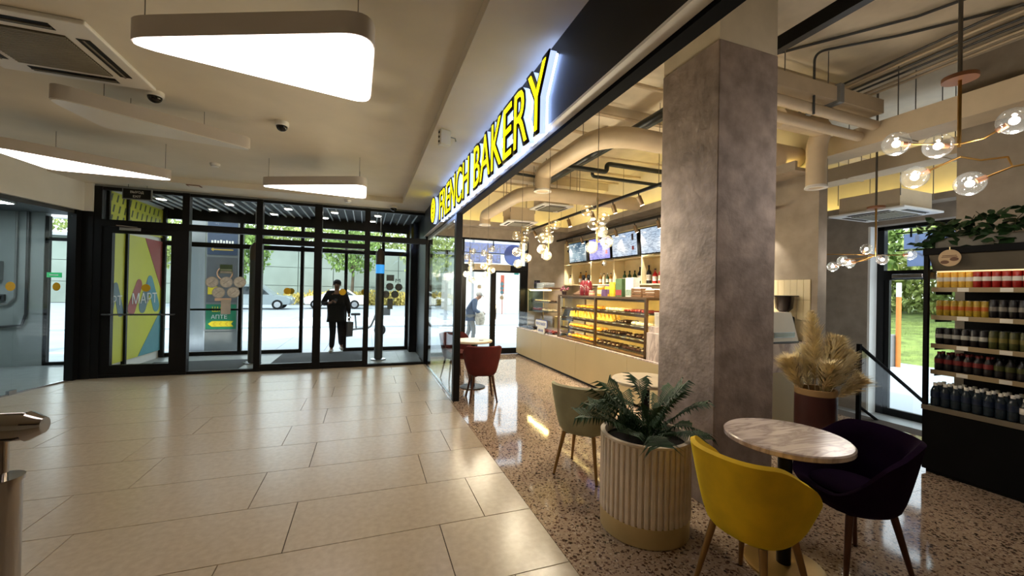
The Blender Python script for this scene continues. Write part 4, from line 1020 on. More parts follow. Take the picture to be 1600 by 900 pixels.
# ------------------------------------------------------------------ ribbed planter with palm
t = thing('ribbed_planter', 'cream ribbed round planter on a brass base before the pillar', 'planter', (1.78, 2.22, 0))
M_PLC = mat('planter_cream', (228, 212, 190), 0.7, var=0.08, scale=10)
MB().lathe([(.0001, .004), (.285, .004), (.285, .125), (.0001, .125)], 0, 0, 64).build('brass_base', mat('planter_brass', (212, 190, 136), .42, .55, var=.06, scale=6), t, True)
MB().lathe([(.27, .0), (.27, .004)], 0, 0, 48, True).build('shadow_gap', M_BLACK, t)
MB().lathe([(.276, .125), (.276, .60), (.29, .605), (.292, .62), (.262, .62), (.255, .50), (.255, .13)], 0, 0, 64).build('body', M_PLC, t, True)
rib0 = None
NR = 46
for k in range(NR):
    a = 2*PI*k/NR
    if rib0 is None:
        pts = [(.274, -.0140), (.284, -.0140), (.290, -.009), (.290, .009), (.284, .0140), (.274, .0140)]
        rib0 = MB().prism(pts, 'z', .126, .603).build('rib', M_PLC, t, rot=(0, 0, a))
    else: share('rib', rib0, t, rot=(0, 0, a))
MB().lathe([(.0001, .57), (.258, .565)], 0, 0, 40).build('soil', mat('dark_soil', (22, 17, 14), .95, var=.4, scale=40, bump=.5), t)
def frond(length, droop, nl, wid, seed):
    r = random.Random(seed); mb = MB(); pts = []
    for k in range(13):
        u = k/12; pts.append(Vector((length*u*(1-.12*droop*u), 0, length*(1.05*u-droop*.80*u*u))))
    mb.tube(pts, [.006*(1-.8*k/12)+.001 for k in range(13)], 5)
    for k in range(nl):
        u = .14+.85*k/(nl-1); i = min(11, int(u*12)); f = u*12-i; p = pts[i].lerp(pts[i+1], f); d = (pts[i+1]-pts[i]).normalized()
        L = wid*math.sin(PI*min(1, .18+.82*(1-abs(u-.45)*1.25)))*.95*(.85+.3*r.random())
        for s in (-1, 1):
            out = (Vector((0, s, 0))*.86 + d*.52 + Vector((0, 0, .30-.2*u))).normalized()
            w = .0085; side = d*w
            m_ = p+out*L*.55+Vector((0, 0, .006)); e = p+out*L+Vector((0, 0, -.022-.03*r.random()))
            b = len(mb.v)
            mb.v += [tuple(p-side*.5), tuple(p+side*.5), tuple(m_+side), tuple(m_-side), tuple(e)]
            mb.f += [(b, b+1, b+2, b+3), (b+3, b+2, b+4)]
    return mb.mesh('frond')
M_PALM = mat('palm_leaf', (24, 58, 22), 0.7, var=0.35, scale=9)
pt = thing('potted_palm', 'dark green feathery palm growing in the ribbed planter', 'plant', (1.78, 2.22, .565))
fr = [frond(.40, .55, 22, .16, 1), frond(.36, .75, 20, .15, 2), frond(.34, .30, 20, .14, 3)]
fo = []
r = random.Random(4)
for k in range(27):
    a = 2*PI*k/27*2.62+r.uniform(-.2, .2); i = (k*7) % 3
    tilt = (-.35 if k % 4 == 0 else -.12 if k % 4 == 1 else .18)
    sc = r.uniform(.82, 1.05)
    if k < 3: o = link('frond', fr[i], M_PALM, pt)
    else: o = bpy.data.objects.new('frond', fr[i]); COL.objects.link(o); o.parent = pt; 
    if not fr[i].materials: fr[i].materials.append(M_PALM)
    o.rotation_euler = (r.uniform(-.2, .2), tilt, a); o.scale = (sc, sc, sc); o.location = (.03*math.cos(a), .03*math.sin(a), 0)
MB().lathe([(.035, -.02), (.03, .05), (.012, .10), (.0001, .11)], 0, 0, 10).build('crown', mat('palm_stem', (62, 70, 38), .7), pt, True)

# ------------------------------------------------------------------ pampas vase
t = thing('tall_vase', 'dark maroon cylinder floor vase with a tan rim', 'vase', (4.15, 2.66, 0))
MB().lathe([(.0001, 0), (.165, 0), (.172, .02), (.172, .60)], 0, 0, 40).build('body', mat('vase_maroon', (58, 24, 22), .45, var=.12), t, True)
MB().lathe([(.172, .60), (.172, .655), (.165, .66), (.155, .655), (.150, .40), (.0001, .40)], 0, 0, 40).build('rim', mat('vase_tan', (150, 118, 76), .6), t, True)
M_PAMP = mat('pampas_straw', (238, 216, 172), 0.85, var=0.25, scale=12); M_PAMPL = mat('pampas_pale', (240, 226, 190), 0.85, var=0.15, scale=12); M_TWIG = mat('dry_twig', (70, 48, 32), .8)
pp = thing('pampas_grass', 'bunch of dried beige pampas plumes in the maroon vase', 'dried plant', (4.15, 2.66, .42))
def plume(base, tip, bend, width, n, seed, m):
    r = random.Random(seed); base, tip = Vector(base), Vector(tip); mid = (base+tip)/2+Vector(bend); mb = MB(); N = 14
    path = [base*(1-k/N)**2+mid*2*(k/N)*(1-k/N)+tip*(k/N)**2 for k in range(N+1)]
    mb.tube(path, [.004]*(N+1), 5)
    for k in range(n):
        u = .30+.70*r.random(); i = min(N-1, int(u*N)); p = path[i].lerp(path[i+1], u*N-i); d = (path[i+1]-path[i]).normalized()
        a = r.uniform(0, 2*PI); s = d.cross(Vector((math.cos(a), math.sin(a), .3))).normalized()
        env = math.sin(PI*min(1, (u-.30)/.72*.92+.08))**.7
        L = width*1.08*env*(.6+.6*r.random())
        e = p+s*L*.75+d*L*1.0+Vector((0, 0, -.25*L)); w = d.cross(s)*.0038; mdl = p+s*L*.5+d*L*.42
        b = len(mb.v); mb.v += [tuple(p-w), tuple(p+w), tuple(mdl+w*1.3), tuple(mdl-w*1.3), tuple(e)]; mb.f += [(b, b+1, b+2, b+3), (b+3, b+2, b+4)]
    return mb.build('plume', m, pp)
plume((0, 0, 0), (-.03, .03, .98), (.02, 0, .05), .13, 800, 1, M_PAMP)
plume((.02, 0, 0), (.14, -.10, .74), (.02, -.02, .12), .17, 900, 2, M_PAMP)
plume((-.02, .02, 0), (-.20, .12, .50), (-.06, .04, .16), .16, 800, 3, M_PAMP)
plume((.02, -.02, 0), (.20, -.16, .60), (.08, -.06, .16), .15, 800, 4, M_PAMPL)
plume((0, -.02, 0), (-.06, -.14, .48), (-.02, -.08, .14), .15, 700, 5, M_PAMP)
plume((0, .02, 0), (.05, .14, .62), (.02, .07, .12), .15, 600, 6, M_PAMPL)
plume((.01, .0, 0), (.20, -.26, .36), (.12, -.12, .16), .13, 500, 7, M_PAMP)
for k, (x, y, z) in enumerate([(.26, -.22, .46), (.28, -.2, .38), (.24, -.27, .52), (.05, -.1, .60)]):
    mb = MB().tube([(0, 0, .1), (x*.5, y*.5, z*.7), (x, y, z)], .003, 4)
    for j in range(7):
        u = .55+.06*j; p = Vector((x*u, y*u, z*u+.05)); mb.add([p, p+Vector((.02, .006, .03)), p+Vector((.012, -.012, .045))], [(0, 1, 2)])
    mb.build('twig', M_TWIG, pp)

# ------------------------------------------------------------------ counter
CX = 3.45
M_CFRONT = mat('counter_front', (188, 170, 130), 0.4, var=0.04, scale=2)
M_CEDGE = mat('walnut_edge', (96, 66, 40), 0.45, var=0.15, scale=8, stretch=(8, 1, 8))
ct = thing('bakery_counter', 'long cream fronted bakery counter with a dark toe kick', 'counter', (CX, 3.25, 0))
LY = 9.1-3.25
for k in range(4):
    MB().box(0, .03, LY*k/4+.003, LY*(k+1)/4-.003, .05, .655).build('front_panel', M_CFRONT, ct)
MB().box(.05, .80, .02, LY, 0, .05).build('toe_kick', M_BLACK, ct)
MB().box(.03, .80, .0, LY, .05, .62).build('carcass', M_CREAM, ct)
MB().box(-.005, .82, .75, LY+.0, .655, .675).build('worktop', M_MARBLE, ct)
MB().box(0, 1.53, -.02, 0.0, .05, .68).build('end_panel', M_CFRONT, ct); MB().box(0.0, 1.53, -.02, .74, .68, 1.0).build('marble_upstand', M_MARBLE, ct)
MB().box(.8, 1.53, 0, 1.06, .05, .68).build('back_unit', M_CREAM, ct)
# small box counter with cups
bx = thing('cup_stand', 'pale marble box stand holding paper cups beside the vitrine', 'stand', (CX+.02, 4.03, .676))
# ------------------------------------------------------------------ big vitrine
vt = thing('pastry_vitrine', 'tall lit glass pastry vitrine with a walnut frame', 'display case', (CX+.03, 4.36, .676))
VL, VD, VH = 6.95-4.36, .62, .78
M_VFR = mat('vitrine_frame', (92, 66, 38), 0.4, 0.3, var=0.1)
for y in (0, 1.25, VL-.03): MB().box(0, .035, y, y+.04, 0, VH).build('front_post', M_VFR, vt)
for y in (0, VL-.03): MB().box(VD-.03, VD, y, y+.04, 0, VH).build('rear_post', M_VFR, vt)
MB().box(0, VD, 0, VL, VH, VH+.03).build('top_board', M_VFR, vt); MB().box(0, VD, 0, VL, -.001+.002, .02).build('base_board', M_VFR, vt)
MB().box(.005, .013, .04, 1.25, .02, VH).build('front_pane', M_GLASS_D, vt); MB().box(.005, .013, 1.29, VL-.03, .02, VH).build('front_pane', M_GLASS_D, vt)
MB().box(.04, VD-.03, .005, .013, .02, VH).build('side_pane', M_GLASS_D, vt); MB().box(.04, VD-.03, VL-.018, VL-.010, .02, VH).build('side_pane', M_GLASS_D, vt)
MB().box(VD-.02, VD-.01, .04, VL-.04, .02, VH).build('rear_panel', mat('vitrine_back', (236, 212, 150), .5, var=.04), vt)
SHZ = [.02, .215, .40, .575]
for z in SHZ[1:]:
    MB().box(.07, VD-.03, .05, VL-.05, z-.008, z).build('glass_shelf', M_GLASS_D, vt)
E_VIT = emat('vitrine_led', (255, 222, 140), 42.0)
for z in SHZ[1:]+[VH]:
    rl_ = MB().box(.050, .056, .05, VL-.05, z-.034, z+.004).box(.050, .085, .05, VL-.05, z-.010, z-.004).build('shelf_rail', M_VFR, vt)
    MB().box(.058, .078, .06, VL-.06, z-.020, z-.0105).build('led_strip', E_VIT, rl_)
# ------------------------------------------------------------------ pastries
def croissant_mesh():
    mb = MB(); N = 15; pts = []; rs = []
    for k in range(N):
        u = k/(N-1); a = PI*(.12+.76*u); pts.append((.058*math.cos(a), .05*math.sin(a)-.025, .026)); s = math.sin(PI*u)
        rs.append(.005+.026*s**.7*(1-.16*(k % 2)))
    mb.tube(pts, rs, 8); return mb.mesh('croissant')
def bun_mesh():
    return MB().lathe([(.0001, 0), (.038, 0), (.048, .012), (.046, .028), (.03, .042), (.0001, .047)], 0, 0, 14).mesh('bun')
def triangle_mesh():
    mb = MB().prism([(-.05, 0), (.05, 0), (.0, .105)], 'y', -.018, .018); return mb.mesh('puff_triangle')
def slice_mesh():
    return MB().bbox(-.045, .045, -.03, .03, 0, .045, .012).mesh('cake_slice')
def eclair_mesh():
    return MB().tube([(-.06, 0, .02), (-.05, 0, .022), (.05, 0, .022), (.06, 0, .02)], [.008, .02, .02, .008], 10).mesh('eclair')
M_BAKE = mat('baked_golden', (214, 140, 36), 0.55, var=0.3, scale=26); M_BAKEL = mat('baked_pale', (232, 186, 84), 0.6, var=0.2, scale=22)
M_CHOC = mat('chocolate_glaze', (48, 26, 16), 0.3, var=0.3, scale=20); M_CREAMY = mat('cream_glaze', (236, 216, 176), 0.5, var=0.1, scale=20); M_BERRY = mat('berry_glaze', (136, 40, 36), 0.3, var=0.2, scale=24)
PMESH = {'croissant': (croissant_mesh(), M_BAKE), 'puff_triangle': (triangle_mesh(), M_BAKEL), 'bun': (bun_mesh(), M_BAKE), 'cake_slice': (slice_mesh(), M_CHOC), 'eclair': (eclair_mesh(), M_CHOC)}
for k in PMESH:
    PMESH[k][0].materials.append(PMESH[k][1])
def variant(base, m, nm):
    me = PMESH[base][0].copy(); me.materials.clear(); me.materials.append(m); PMESH[nm] = (me, m)
variant('bun', M_CHOC, 'chocolate_bun'); variant('bun', M_CREAMY, 'cream_bun'); variant('cake_slice', M_CREAMY, 'cream_slice'); variant('eclair', M_BERRY, 'berry_eclair'); variant('cake_slice', M_BERRY, 'berry_slice')
PLAB = {'croissant': 'golden curved croissant', 'puff_triangle': 'upright golden puff triangle', 'bun': 'round golden bun', 'cake_slice': 'dark chocolate cake slice', 'eclair': 'dark glazed eclair', 'chocolate_bun': 'round chocolate glazed bun',
        'cream_bun': 'round cream glazed bun', 'cream_slice': 'pale cream cake slice', 'berry_eclair': 'red glazed eclair', 'berry_slice': 'red berry cake slice'}
M_TRAY = mat('black_tray', (26, 22, 20), .4)
TRAY = {}
def pastry_row(kind, x, y0, y1, z, step, where, tray=True, rz=0.0, sc=1.0):
    n = max(1, int((y1-y0)/step)); r = random.Random(int(z*1000)+int(y0*100))
    if tray:
        tag(MB().bbox(x-.13, x+.13, y0-.02, y1+.0, z, z+.012, .004).build('pastry_tray', M_TRAY), 'black tray under the %ss %s' % (PLAB[kind], where), 'tray', 'pastry trays %s' % where)
        z += .013
    for k in range(n):
        for dx in (-.07, .06):
            o = bpy.data.objects.new(kind, PMESH[kind][0]); COL.objects.link(o)
            o.location = (x+dx+r.uniform(-.008, .008), y0+step*(k+.5)+r.uniform(-.008, .008), z); o.rotation_euler = (0, 0, rz+r.uniform(-.25, .25)); s = sc*r.uniform(.92, 1.08); o.scale = (s, s, s)
            tag(o, '%s %s' % (PLAB[kind], where), 'pastry', '%ss %s' % (PLAB[kind], where))
vx, vy, vz = CX+.03, 4.36, .676
W = ['on the vitrine floor', 'on the lowest vitrine shelf', 'on the middle vitrine shelf', 'on the top vitrine shelf']
pastry_row('cake_slice', vx+.25, vy+.08, vy+.75, vz+.022, .11, W[0], True, PI/2); pastry_row('chocolate_bun', vx+.25, vy+.80, vy+1.5, vz+.022, .115, W[0]); pastry_row('croissant', vx+.25, vy+1.55, vy+2.45, vz+.022, .125, W[0], True, PI/2)
pastry_row('chocolate_bun', vx+.25, vy+.08, vy+.7, vz+.217, .115, W[1]); pastry_row('eclair', vx+.25, vy+.75, vy+1.25, vz+.217, .06, W[1]); pastry_row('croissant', vx+.25, vy+1.32, vy+2.45, vz+.217, .12, W[1], True, PI/2)
pastry_row('cream_bun', vx+.25, vy+.08, vy+.55, vz+.402, .115, W[2]); pastry_row('eclair', vx+.25, vy+.6, vy+.95, vz+.402, .06, W[2]); pastry_row('puff_triangle', vx+.25, vy+1.0, vy+2.45, vz+.402, .11, W[2], True, PI/2)
pastry_row('berry_eclair', vx+.25, vy+.08, vy+.7, vz+.577, .065, W[3]); pastry_row('cream_slice', vx+.25, vy+.75, vy+1.25, vz+.577, .09, W[3], True, PI/2); pastry_row('bun', vx+.25, vy+1.35, vy+2.2, vz+.577, .115, W[3])
# price tags along the shelves
for z in SHZ[1:]:
    for k in range(11):
        MB().box(.062, .066, .12+.22*k, .19+.22*k, z-.03, z+.012).build('price_tag', M_WHITE, vt)
# ------------------------------------------------------------------ cake case at the far end
cc = thing('cake_case', 'stepped glass cake case at the street end of the counter', 'display case', (CX+.02, 7.15, .676))
cl_ = 1.95
MB().box(0, .008, .02, cl_-.02, 0, .38).build('front_pane', M_GLASS_D, cc); MB().box(.02, .3, cl_-.01, cl_, 0, .38).build('side_pane', M_GLASS_D, cc)
for z in (.40, .60): MB().box(.30, .66, .82, cl_-.02, z, z+.01).build('glass_shelf', M_GLASS_D, cc)
MB().box(.26, .70, .80, cl_, .90, .925).build('top_shelf', M_CREAM, cc)
for y in (.82, cl_-.03):
    MB().box(.66, .68, y, y+.02, .0, .90).build('post', M_BRASS, cc)
MB().box(.28, .288, .82, cl_-.02, .38, .90).build('upper_pane', M_GLASS_D, cc); MB().box(.28, .66, cl_-.015, cl_-.005, .38, .90).build('side_pane', glassmat('tinted_glass', (.55, .66, .68), .06, .4), cc)
MB().box(.30, .36, .84, cl_-.04, .885, .90).build('led_strip', E_VIT, cc)
W2 = 'in the cake case'
pastry_row('berry_slice', CX+.18, 7.25, 7.95, .676, .1, 'on the floor of the cake case', True, PI/2, .9); pastry_row('cake_slice', CX+.18, 8.35, 9.0, .676, .1, 'behind the low pane of the cake case', True, PI/2, .9)
pastry_row('cream_bun', CX+.48, 8.05, 8.6, 1.087, .11, 'on the lower cake case shelf', True); pastry_row('berry_slice', CX+.48, 8.62, 9.02, 1.087, .1, 'on the lower cake case shelf', True, PI/2)
pastry_row('chocolate_bun', CX+.48, 8.05, 9.0, 1.287, .11, 'on the upper cake case shelf', True)
# badge on the counter
bd_ = thing('counter_badge', 'white cloud shaped badge with blue lettering on the counter glass', 'sign', (CX-.012, 7.62, .78))
pts = rounded([(-.28, .02), (.28, .02), (.28, .16), (-.28, .16)], .05)
MB().prism(pts, 'x', 0, -.012).build('plate', M_WHITE, bd_); MB().prism(rounded([(-.18, -.12), (.18, -.12), (.18, .03), (-.18, .03)], .06), 'x', .001, -.011).build('plate', M_WHITE, bd_)
M_BLUE = mat('badge_blue', (50, 84, 170), .5)
MB().prism(rounded([(-.29, .01), (.29, .01), (.29, .17), (-.29, .17)], .05), 'x', .004, -.006).build('plate_edge', M_BLUE, bd_)
place_text('lettering', 'FRENCH BAKERY', M_BLUE, bd_, (-.013, 0, .09), FACE_MX, .06, .48)
for k_ in range(4): MB().tube([(-.013, .10-.06*k_, -.07), (-.013, .085-.06*k_, -.02), (-.013, .07-.06*k_, -.07)], .005, 5).build('script_stroke', M_BLUE, bd_)
# POS terminal
ps = thing('pos_terminal', 'black tilted till screen on the counter', 'till', (CX+.3, 7.2, .676), 0.2)
MB().bbox(.0, .2, -.1, .1, 0, .03, .008).build('base', M_BLACK, ps); MB().tube([(.12, 0, .03), (.14, 0, .30)], .02, 8).build('stand', M_BLACK, ps)
MB().box(-.015, .015, -.17, .17, -.12, .14).build('screen', M_BLACK, ps, loc=(.12, 0, .40), rot=(0, .35, 0)); MB().bbox(-.14, -.02, -.06, .06, .0, .02, .005).build('card_reader', M_DGREY, ps)
tag(MB().bbox(-.10, .10, -.14, .14, 0, .04, .01).build('wooden_tray', M_CEDGE, loc=(CX+.60, 7.62, .676)), 'small wooden tray beside the till', 'tray')
# the cup stand box
MB().box(0, .34, 0, .30, 0, .36).build('marble_box', M_MARBLE, bx); MB().box(.02, .32, .14, .29, .36, .44).build('marble_step', M_MARBLE, bx)
M_PAPER = mat('white_paper', (226, 220, 208), .6)
for k, (x, y, z, h) in enumerate([(.08, .07, .361, .20), (.17, .07, .361, .22), (.26, .06, .361, .17), (.10, .22, .441, .18), (.22, .22, .441, .20)]):
    o = thing('paper_cup_stack', 'stack of white paper cups on the pale marble stand', 'paper cups', (CX+.02+x, 4.03+y, .676+z), 0, 'paper cups on the marble stand')
    MB().lathe([(.0001, 0), (.03, 0), (.038, h), (.034, h), (.03, h-.03)], 0, 0, 14).build('cup', M_PAPER, o, True)
    for j in range(3): MB().lathe([(.0375, h-.02*j-.006), (.041, h-.02*j), (.0375, h-.02*j+.003)], 0, 0, 14).build('rim', M_PAPER, o, True)

# ------------------------------------------------------------------ things on top of the vitrine and cake case
ztop = vz+VH+.031
def gift_box(label, x, y, z, w, d, h, m1, m2=None):
    t = thing('gift_box', label, 'box', (x, y, z)); MB().bbox(-d/2, d/2, -w/2, w/2, 0, h, .004).build('carton', m1, t)
    MB().box(-d/2-.002, -d/2, -w/2+.01, w/2-.01, .02, h*.38).build('print_panel', m2 or M_WHITE, t)
    return t
M_XG = mat('box_green', (74, 104, 60), .5, var=.15, scale=14); M_XR = mat('box_red', (150, 30, 30), .45, var=.25, scale=20); M_XY = mat('box_yellow', (214, 172, 36), .5, var=.1); M_XW = mat('box_white', (226, 224, 216), .5, var=.1, scale=18); M_XV = mat('box_violet', (112, 84, 130), .5, var=.12)
gift_box('tall green and red gift carton on the vitrine top', vx+.3, 5.33, ztop, .17, .12, .28, M_XG, M_XR); gift_box('tall white printed gift carton on the vitrine top', vx+.3, 5.06, ztop, .19, .12, .29, M_XW, mat('box_print', (150, 170, 150), .5, var=.4, scale=22))
def tin(label, x, y, z, r, h, m, m2, grp=None, nm='tin', cat='tin'):
    t = thing(nm, label, cat, (x, y, z), 0, grp); MB().lathe([(.0001, 0), (r, 0), (r, h*.82), (r*.9, h*.86)], 0, 0, 18).build('body', m, t, True); MB().lathe([(r*.92, h*.85), (r*.92, h), (.0001, h)], 0, 0, 18).build('lid', m2, t, True)
    MB().lathe([(r+.0012, h*.2), (r+.0012, h*.6)], 0, 0, 18).build('label_band', m2, t, True); return t
tin('squat yellow tin on the vitrine top beside the red bottle', vx+.26, 5.86, ztop, .062, .17, M_XY, M_CREAMY); tin('yellow tin with a violet lid on the vitrine top', vx+.30, 5.71, ztop, .055, .19, M_XY, M_XV); tin('tall yellow tin on the vitrine top next to the green carton', vx+.30, 5.56, ztop, .062, .23, M_XY, mat('tin_cap', (226, 190, 40), .4)); tin('small violet tin on the vitrine top', vx+.16, 5.60, ztop, .05, .11, M_XV, M_XV); tin('small pink tin on the vitrine top', vx+.18, 6.02, ztop, .05, .09, mat('tin_pink', (190, 120, 120), .5), M_CREAMY)
def bottle(label, x, y, z, r, h, m, capm, grp=None, cat='bottle'):
    t = thing('bottle', label, cat, (x, y, z), 0, grp)
    MB().lathe([(.0001, 0), (r*.95, 0), (r, .01), (r, h*.60), (r*.8, h*.68), (r*.36, h*.76), (r*.34, h*.92)], 0, 0, 16).build('body', m, t, True)
    MB().lathe([(r*.40, h*.90), (r*.40, h), (.0001, h)], 0, 0, 12).build('cap', capm, t, True)
    MB().lathe([(r+.001, h*.18), (r+.001, h*.48)], 0, 0, 16).build('label_band', M_PAPER if m is not M_PAPER else M_XY, t, True)
    return t
def fbottle(label, x, y, m):
    t = thing('patterned_bottle', label, 'bottle', (x, y, ztop)); MB().lathe([(.0001, 0), (.062, 0), (.068, .02), (.068, .20), (.045, .245), (.024, .27)], 0, 0, 18).build('body', m, t, True); MB().lathe([(.022, .265), (.022, .30), (.034, .315), (.030, .36), (.0001, .37)], 0, 0, 14).build('stopper', M_BLACK, t, True)
    rr = random.Random(5)
    for k in range(10): MB().sphere((-.066*math.cos(.25*(k-5)), .066*math.sin(.25*(k-5)), rr.uniform(.03, .19)), .008, 6, 4).build('dot', M_PAPER, t)
fbottle('dark red dotted bottle with black stopper nearest the yellow tins', vx+.2, 6.17, mat('bottle_red', (116, 26, 34), .3, var=.4, scale=30)); fbottle('dark red dotted bottle with black stopper nearest the wooden rack', vx+.2, 6.34, mat('bottle_red', (116, 26, 34), .3, var=.4, scale=30))
wr = thing('wooden_rack', 'low slanted wooden rack with leaflets on the vitrine top', 'rack', (vx+.38, 6.62, ztop)); MB().bbox(-.14, .14, -.2, .2, 0, .02, .004).build('base', M_CEDGE, wr); MB().box(-.14, .14, -.19, .19, 0, .012).build('slanted_board', M_CEDGE, wr, loc=(0, 0, .08), rot=(0, -.5, 0)); MB().box(-.10, .10, -.16, .0, 0.012, .018).build('leaflet', M_PAPER, wr, loc=(0, 0, .08), rot=(0, -.5, 0))
fl_ = thing('dried_flowers', 'small bunch of pink dried flowers on the vitrine end', 'flowers', (vx+.10, 6.92-.03, ztop)); MB().lathe([(.0001, 0), (.04, 0), (.05, .07), (.045, .07), (.0001, .06)], 0, 0, 14).build('pot', mat('dark_pot', (60, 40, 44), .6), fl_, True)
rr = random.Random(8)
for k in range(9): MB().sphere((rr.uniform(-.06, .06), rr.uniform(-.08, .08), rr.uniform(.08, .15)), .022, 8, 6).build('flower', mat('dried_pink', (150, 84, 100), .7, var=.3), fl_, True)
def crate(label, x, y, z, w, h):
    t = thing('wooden_crate', label, 'crate', (x, y, z)); m = mat('crate_wood', (118, 84, 52), .7, var=.25, scale=8, stretch=(1, .3, 6))
    for k in range(3):
        MB().box(-.12, -.11, -w/2, w/2, h*k/3+.004, h*(k+1)/3-.004).build('slat', m, t); MB().box(.11, .12, -w/2, w/2, h*k/3+.004, h*(k+1)/3-.004).build('slat', m, t)
    for s in (-1, 1): MB().box(-.11, .11, s*w/2-.006, s*w/2+.006, 0, h).build('end_board', m, t)
    MB().box(-.11, .11, -w/2, w/2, 0, .008).build('floor_board', m, t); MB().bbox(-.10, .10, -w/2+.02, w/2-.02, h*.3, h*1.12, .02).build('paper_fill', M_PAPER, t)
crate('brown wooden crate on the vitrine beside the white carton', vx+.3, 4.82, ztop, .22, .13); crate('brown wooden crate at the pillar end of the vitrine top', vx+.3, 4.55, ztop, .24, .11)
# top of the cake case
zc = .676+.926
for k, y in enumerate((8.88, 8.76)):
    tin('dark violet jar on the cake case top', CX+.4, y, zc, .05, .20, mat('jar_violet', (46, 34, 60), .4, var=.3, scale=20), M_BLACK, 'dark jars on the cake case', 'jar', 'jar')
pb = thing('container_stack', 'stack of clear plastic containers on the cake case top', 'containers', (CX+.45, 8.45, zc))
for k in range(4): MB().bbox(-.14, .14, -.2, .2, .035*k, .035*k+.032, .012).build('container', glassmat('cloudy_plastic', (.85, .87, .88), .05, .3, .2, .45), pb)
tag(MB().bbox(-.16, .16, -.17, .17, 0, .03, .008).build('wooden_tray', M_CEDGE, loc=(CX+.45, 8.07, zc)), 'flat wooden tray on the cake case top', 'tray')

# ------------------------------------------------------------------ shelf unit and menu screens behind the counter
su = thing('wall_shelving', 'cream cubby shelving on the wall behind the counter', 'shelves', (4.74, 4.6, 1.70))
M_SHEL = mat('shelf_cream', (222, 204, 160), .5, var=.04); SL = 9.18-4.6-.02
for z in (0, .50, 1.04): MB().box(0, .25, 0, SL, z, z+.022).build('shelf', M_SHEL, su)
for y in (0, .62, 1.48, 2.35, 3.24, 4.13, SL-.022): MB().box(0, .25, y, y+.022, .022, 1.04).build('divider', M_SHEL, su)
MB().box(.235, .25, 0, SL, .022, 1.04).build('back_board', mat('shelf_back', (190, 168, 122), .6), su)
wb = thing('back_counter', 'cream work counter below the wall shelving', 'counter', (4.5, 4.35, 0)); MB().box(0, .48, 0, 4.8, .08, .88).build('carcass', M_CREAM, wb); MB().box(-.02, .48, 0, 4.8, .88, .92).build('worktop', M_CREAM, wb); MB().box(.03, .48, 0, 4.8, 0, .08).build('toe_kick', M_BLACK, wb)
for k in range(6): MB().box(-.012, 0, .8*k+.01, .8*k+.79, .10, .86).build('door', M_SHEL, wb)
scr = [(7.92, 8.74, screenmat('screen_blue', (62, 96, 120), (170, 196, 206), (220, 232, 236), .62, 9, 3), 'menu screen with a blue grey photo, nearest the street door'),
       (6.98, 7.80, screenmat('screen_violet', (120, 116, 220), (196, 190, 246), (70, 60, 130), .75), 'menu screen with a violet background'),
       (6.10, 6.92, screenmat('screen_pale', (168, 190, 216), (206, 214, 220), (70, 84, 110), .72), 'menu screen with a pale text list'),
       (5.20, 6.02, screenmat('screen_pale2', (176, 196, 216), (200, 212, 224), (80, 92, 120), .72), 'menu screen half hidden by the plaster pillar')]
for (y0, y1, m, lb) in scr:
    t = thing('menu_screen', lb, 'screen', (4.70, (y0+y1)/2, 2.24)); hw = (y1-y0)/2
    o = MB().bbox(-.03, .02, -hw, hw, 0, .48, .006).build('casing', M_BLACK, t, rot=(0, -.08, 0)); MB().box(-.033, -.0305, -hw+.02, hw-.02, .022, .46).build('display', m, o)
    MB().box(.0, .06, -.1, .1, .1, .3).build('bracket', M_DGREY, t)
    if 'violet' in lb or 'pale' in lb:
        for (yy, zz, hh, cm) in ((-.27, .30, .12, M_CHOC), (-.27, .12, .07, M_BERRY)):
            MB().box(-.0345, -.033, yy-.03, yy+.03, zz, zz+hh).build('printed_picture', cm, o)
# bits on the shelves
zs1, zs2 = 1.70+.023, 1.70+.523
sx_ = 4.85
def jug(label, y, m, h=.2): 
    return bottle(label, sx_, y, zs1, .045, h, m, M_BLACK)
M_BD = mat('bottle_dark', (24, 24, 30), .25); M_BR = mat('bottle_bright_red', (176, 20, 20), .3); M_BA = mat('bottle_amber', (160, 110, 30), .25); M_BG = mat('bottle_green', (52, 76, 40), .3)
jug('pale ceramic bottle in the first wall cubby', 9.0, M_CREAMY, .24); jug('dark round jug in the first wall cubby', 8.86, M_CHOC, .22)
jug('tall amber bottle in the second wall cubby', 8.5, M_BA, .30); jug('amber bottle with a dark cap in the second wall cubby', 8.25, M_BA, .32); jug('squat green bottle in the second wall cubby', 8.02, M_BG, .22)
for k in range(5): bottle('small syrup bottle in the third wall cubby', sx_, 7.62-.13*k, zs1, .034, .24, [M_BA, M_CREAMY, M_BG, M_BA, M_CREAMY][k], [M_PAPER, M_BLACK][k % 2], 'syrup bottles in the third cubby')
for k in range(3): bottle('green capped syrup bottle in the fourth wall cubby', sx_, 6.75-.16*k, zs1, .038, .26, M_BG, M_BLACK, 'syrup bottles in the fourth cubby')
jug('tall black bottle in the fourth wall cubby', 6.27, M_BD, .32); jug('tall black bottle beside the red bottles', 6.02, M_BD, .34)
jug('slim red bottle nearest the black bottle', 5.85, M_BR, .27); jug('larger red bottle nearest the pillar', 5.70, M_BR, .30); jug('black bottle at the end of the cubbies', 5.40, M_BD, .33)
vs_ = thing('dried_bouquet', 'blue grey dried bouquet in a pale vase in the top cubby', 'flowers', (sx_, 8.98, zs2)); MB().lathe([(.0001, 0), (.035, 0), (.045, .1), (.03, .18), (.03, .2)], 0, 0, 14).build('vase', M_CREAMY, vs_, True)
for k in range(12): MB().sphere((rr.uniform(-.07, .07), rr.uniform(-.11, .11), rr.uniform(.22, .40)), .038, 8, 6).build('blossom', mat('dried_blue', (66, 66, 84), .8, var=.3), vs_, True)
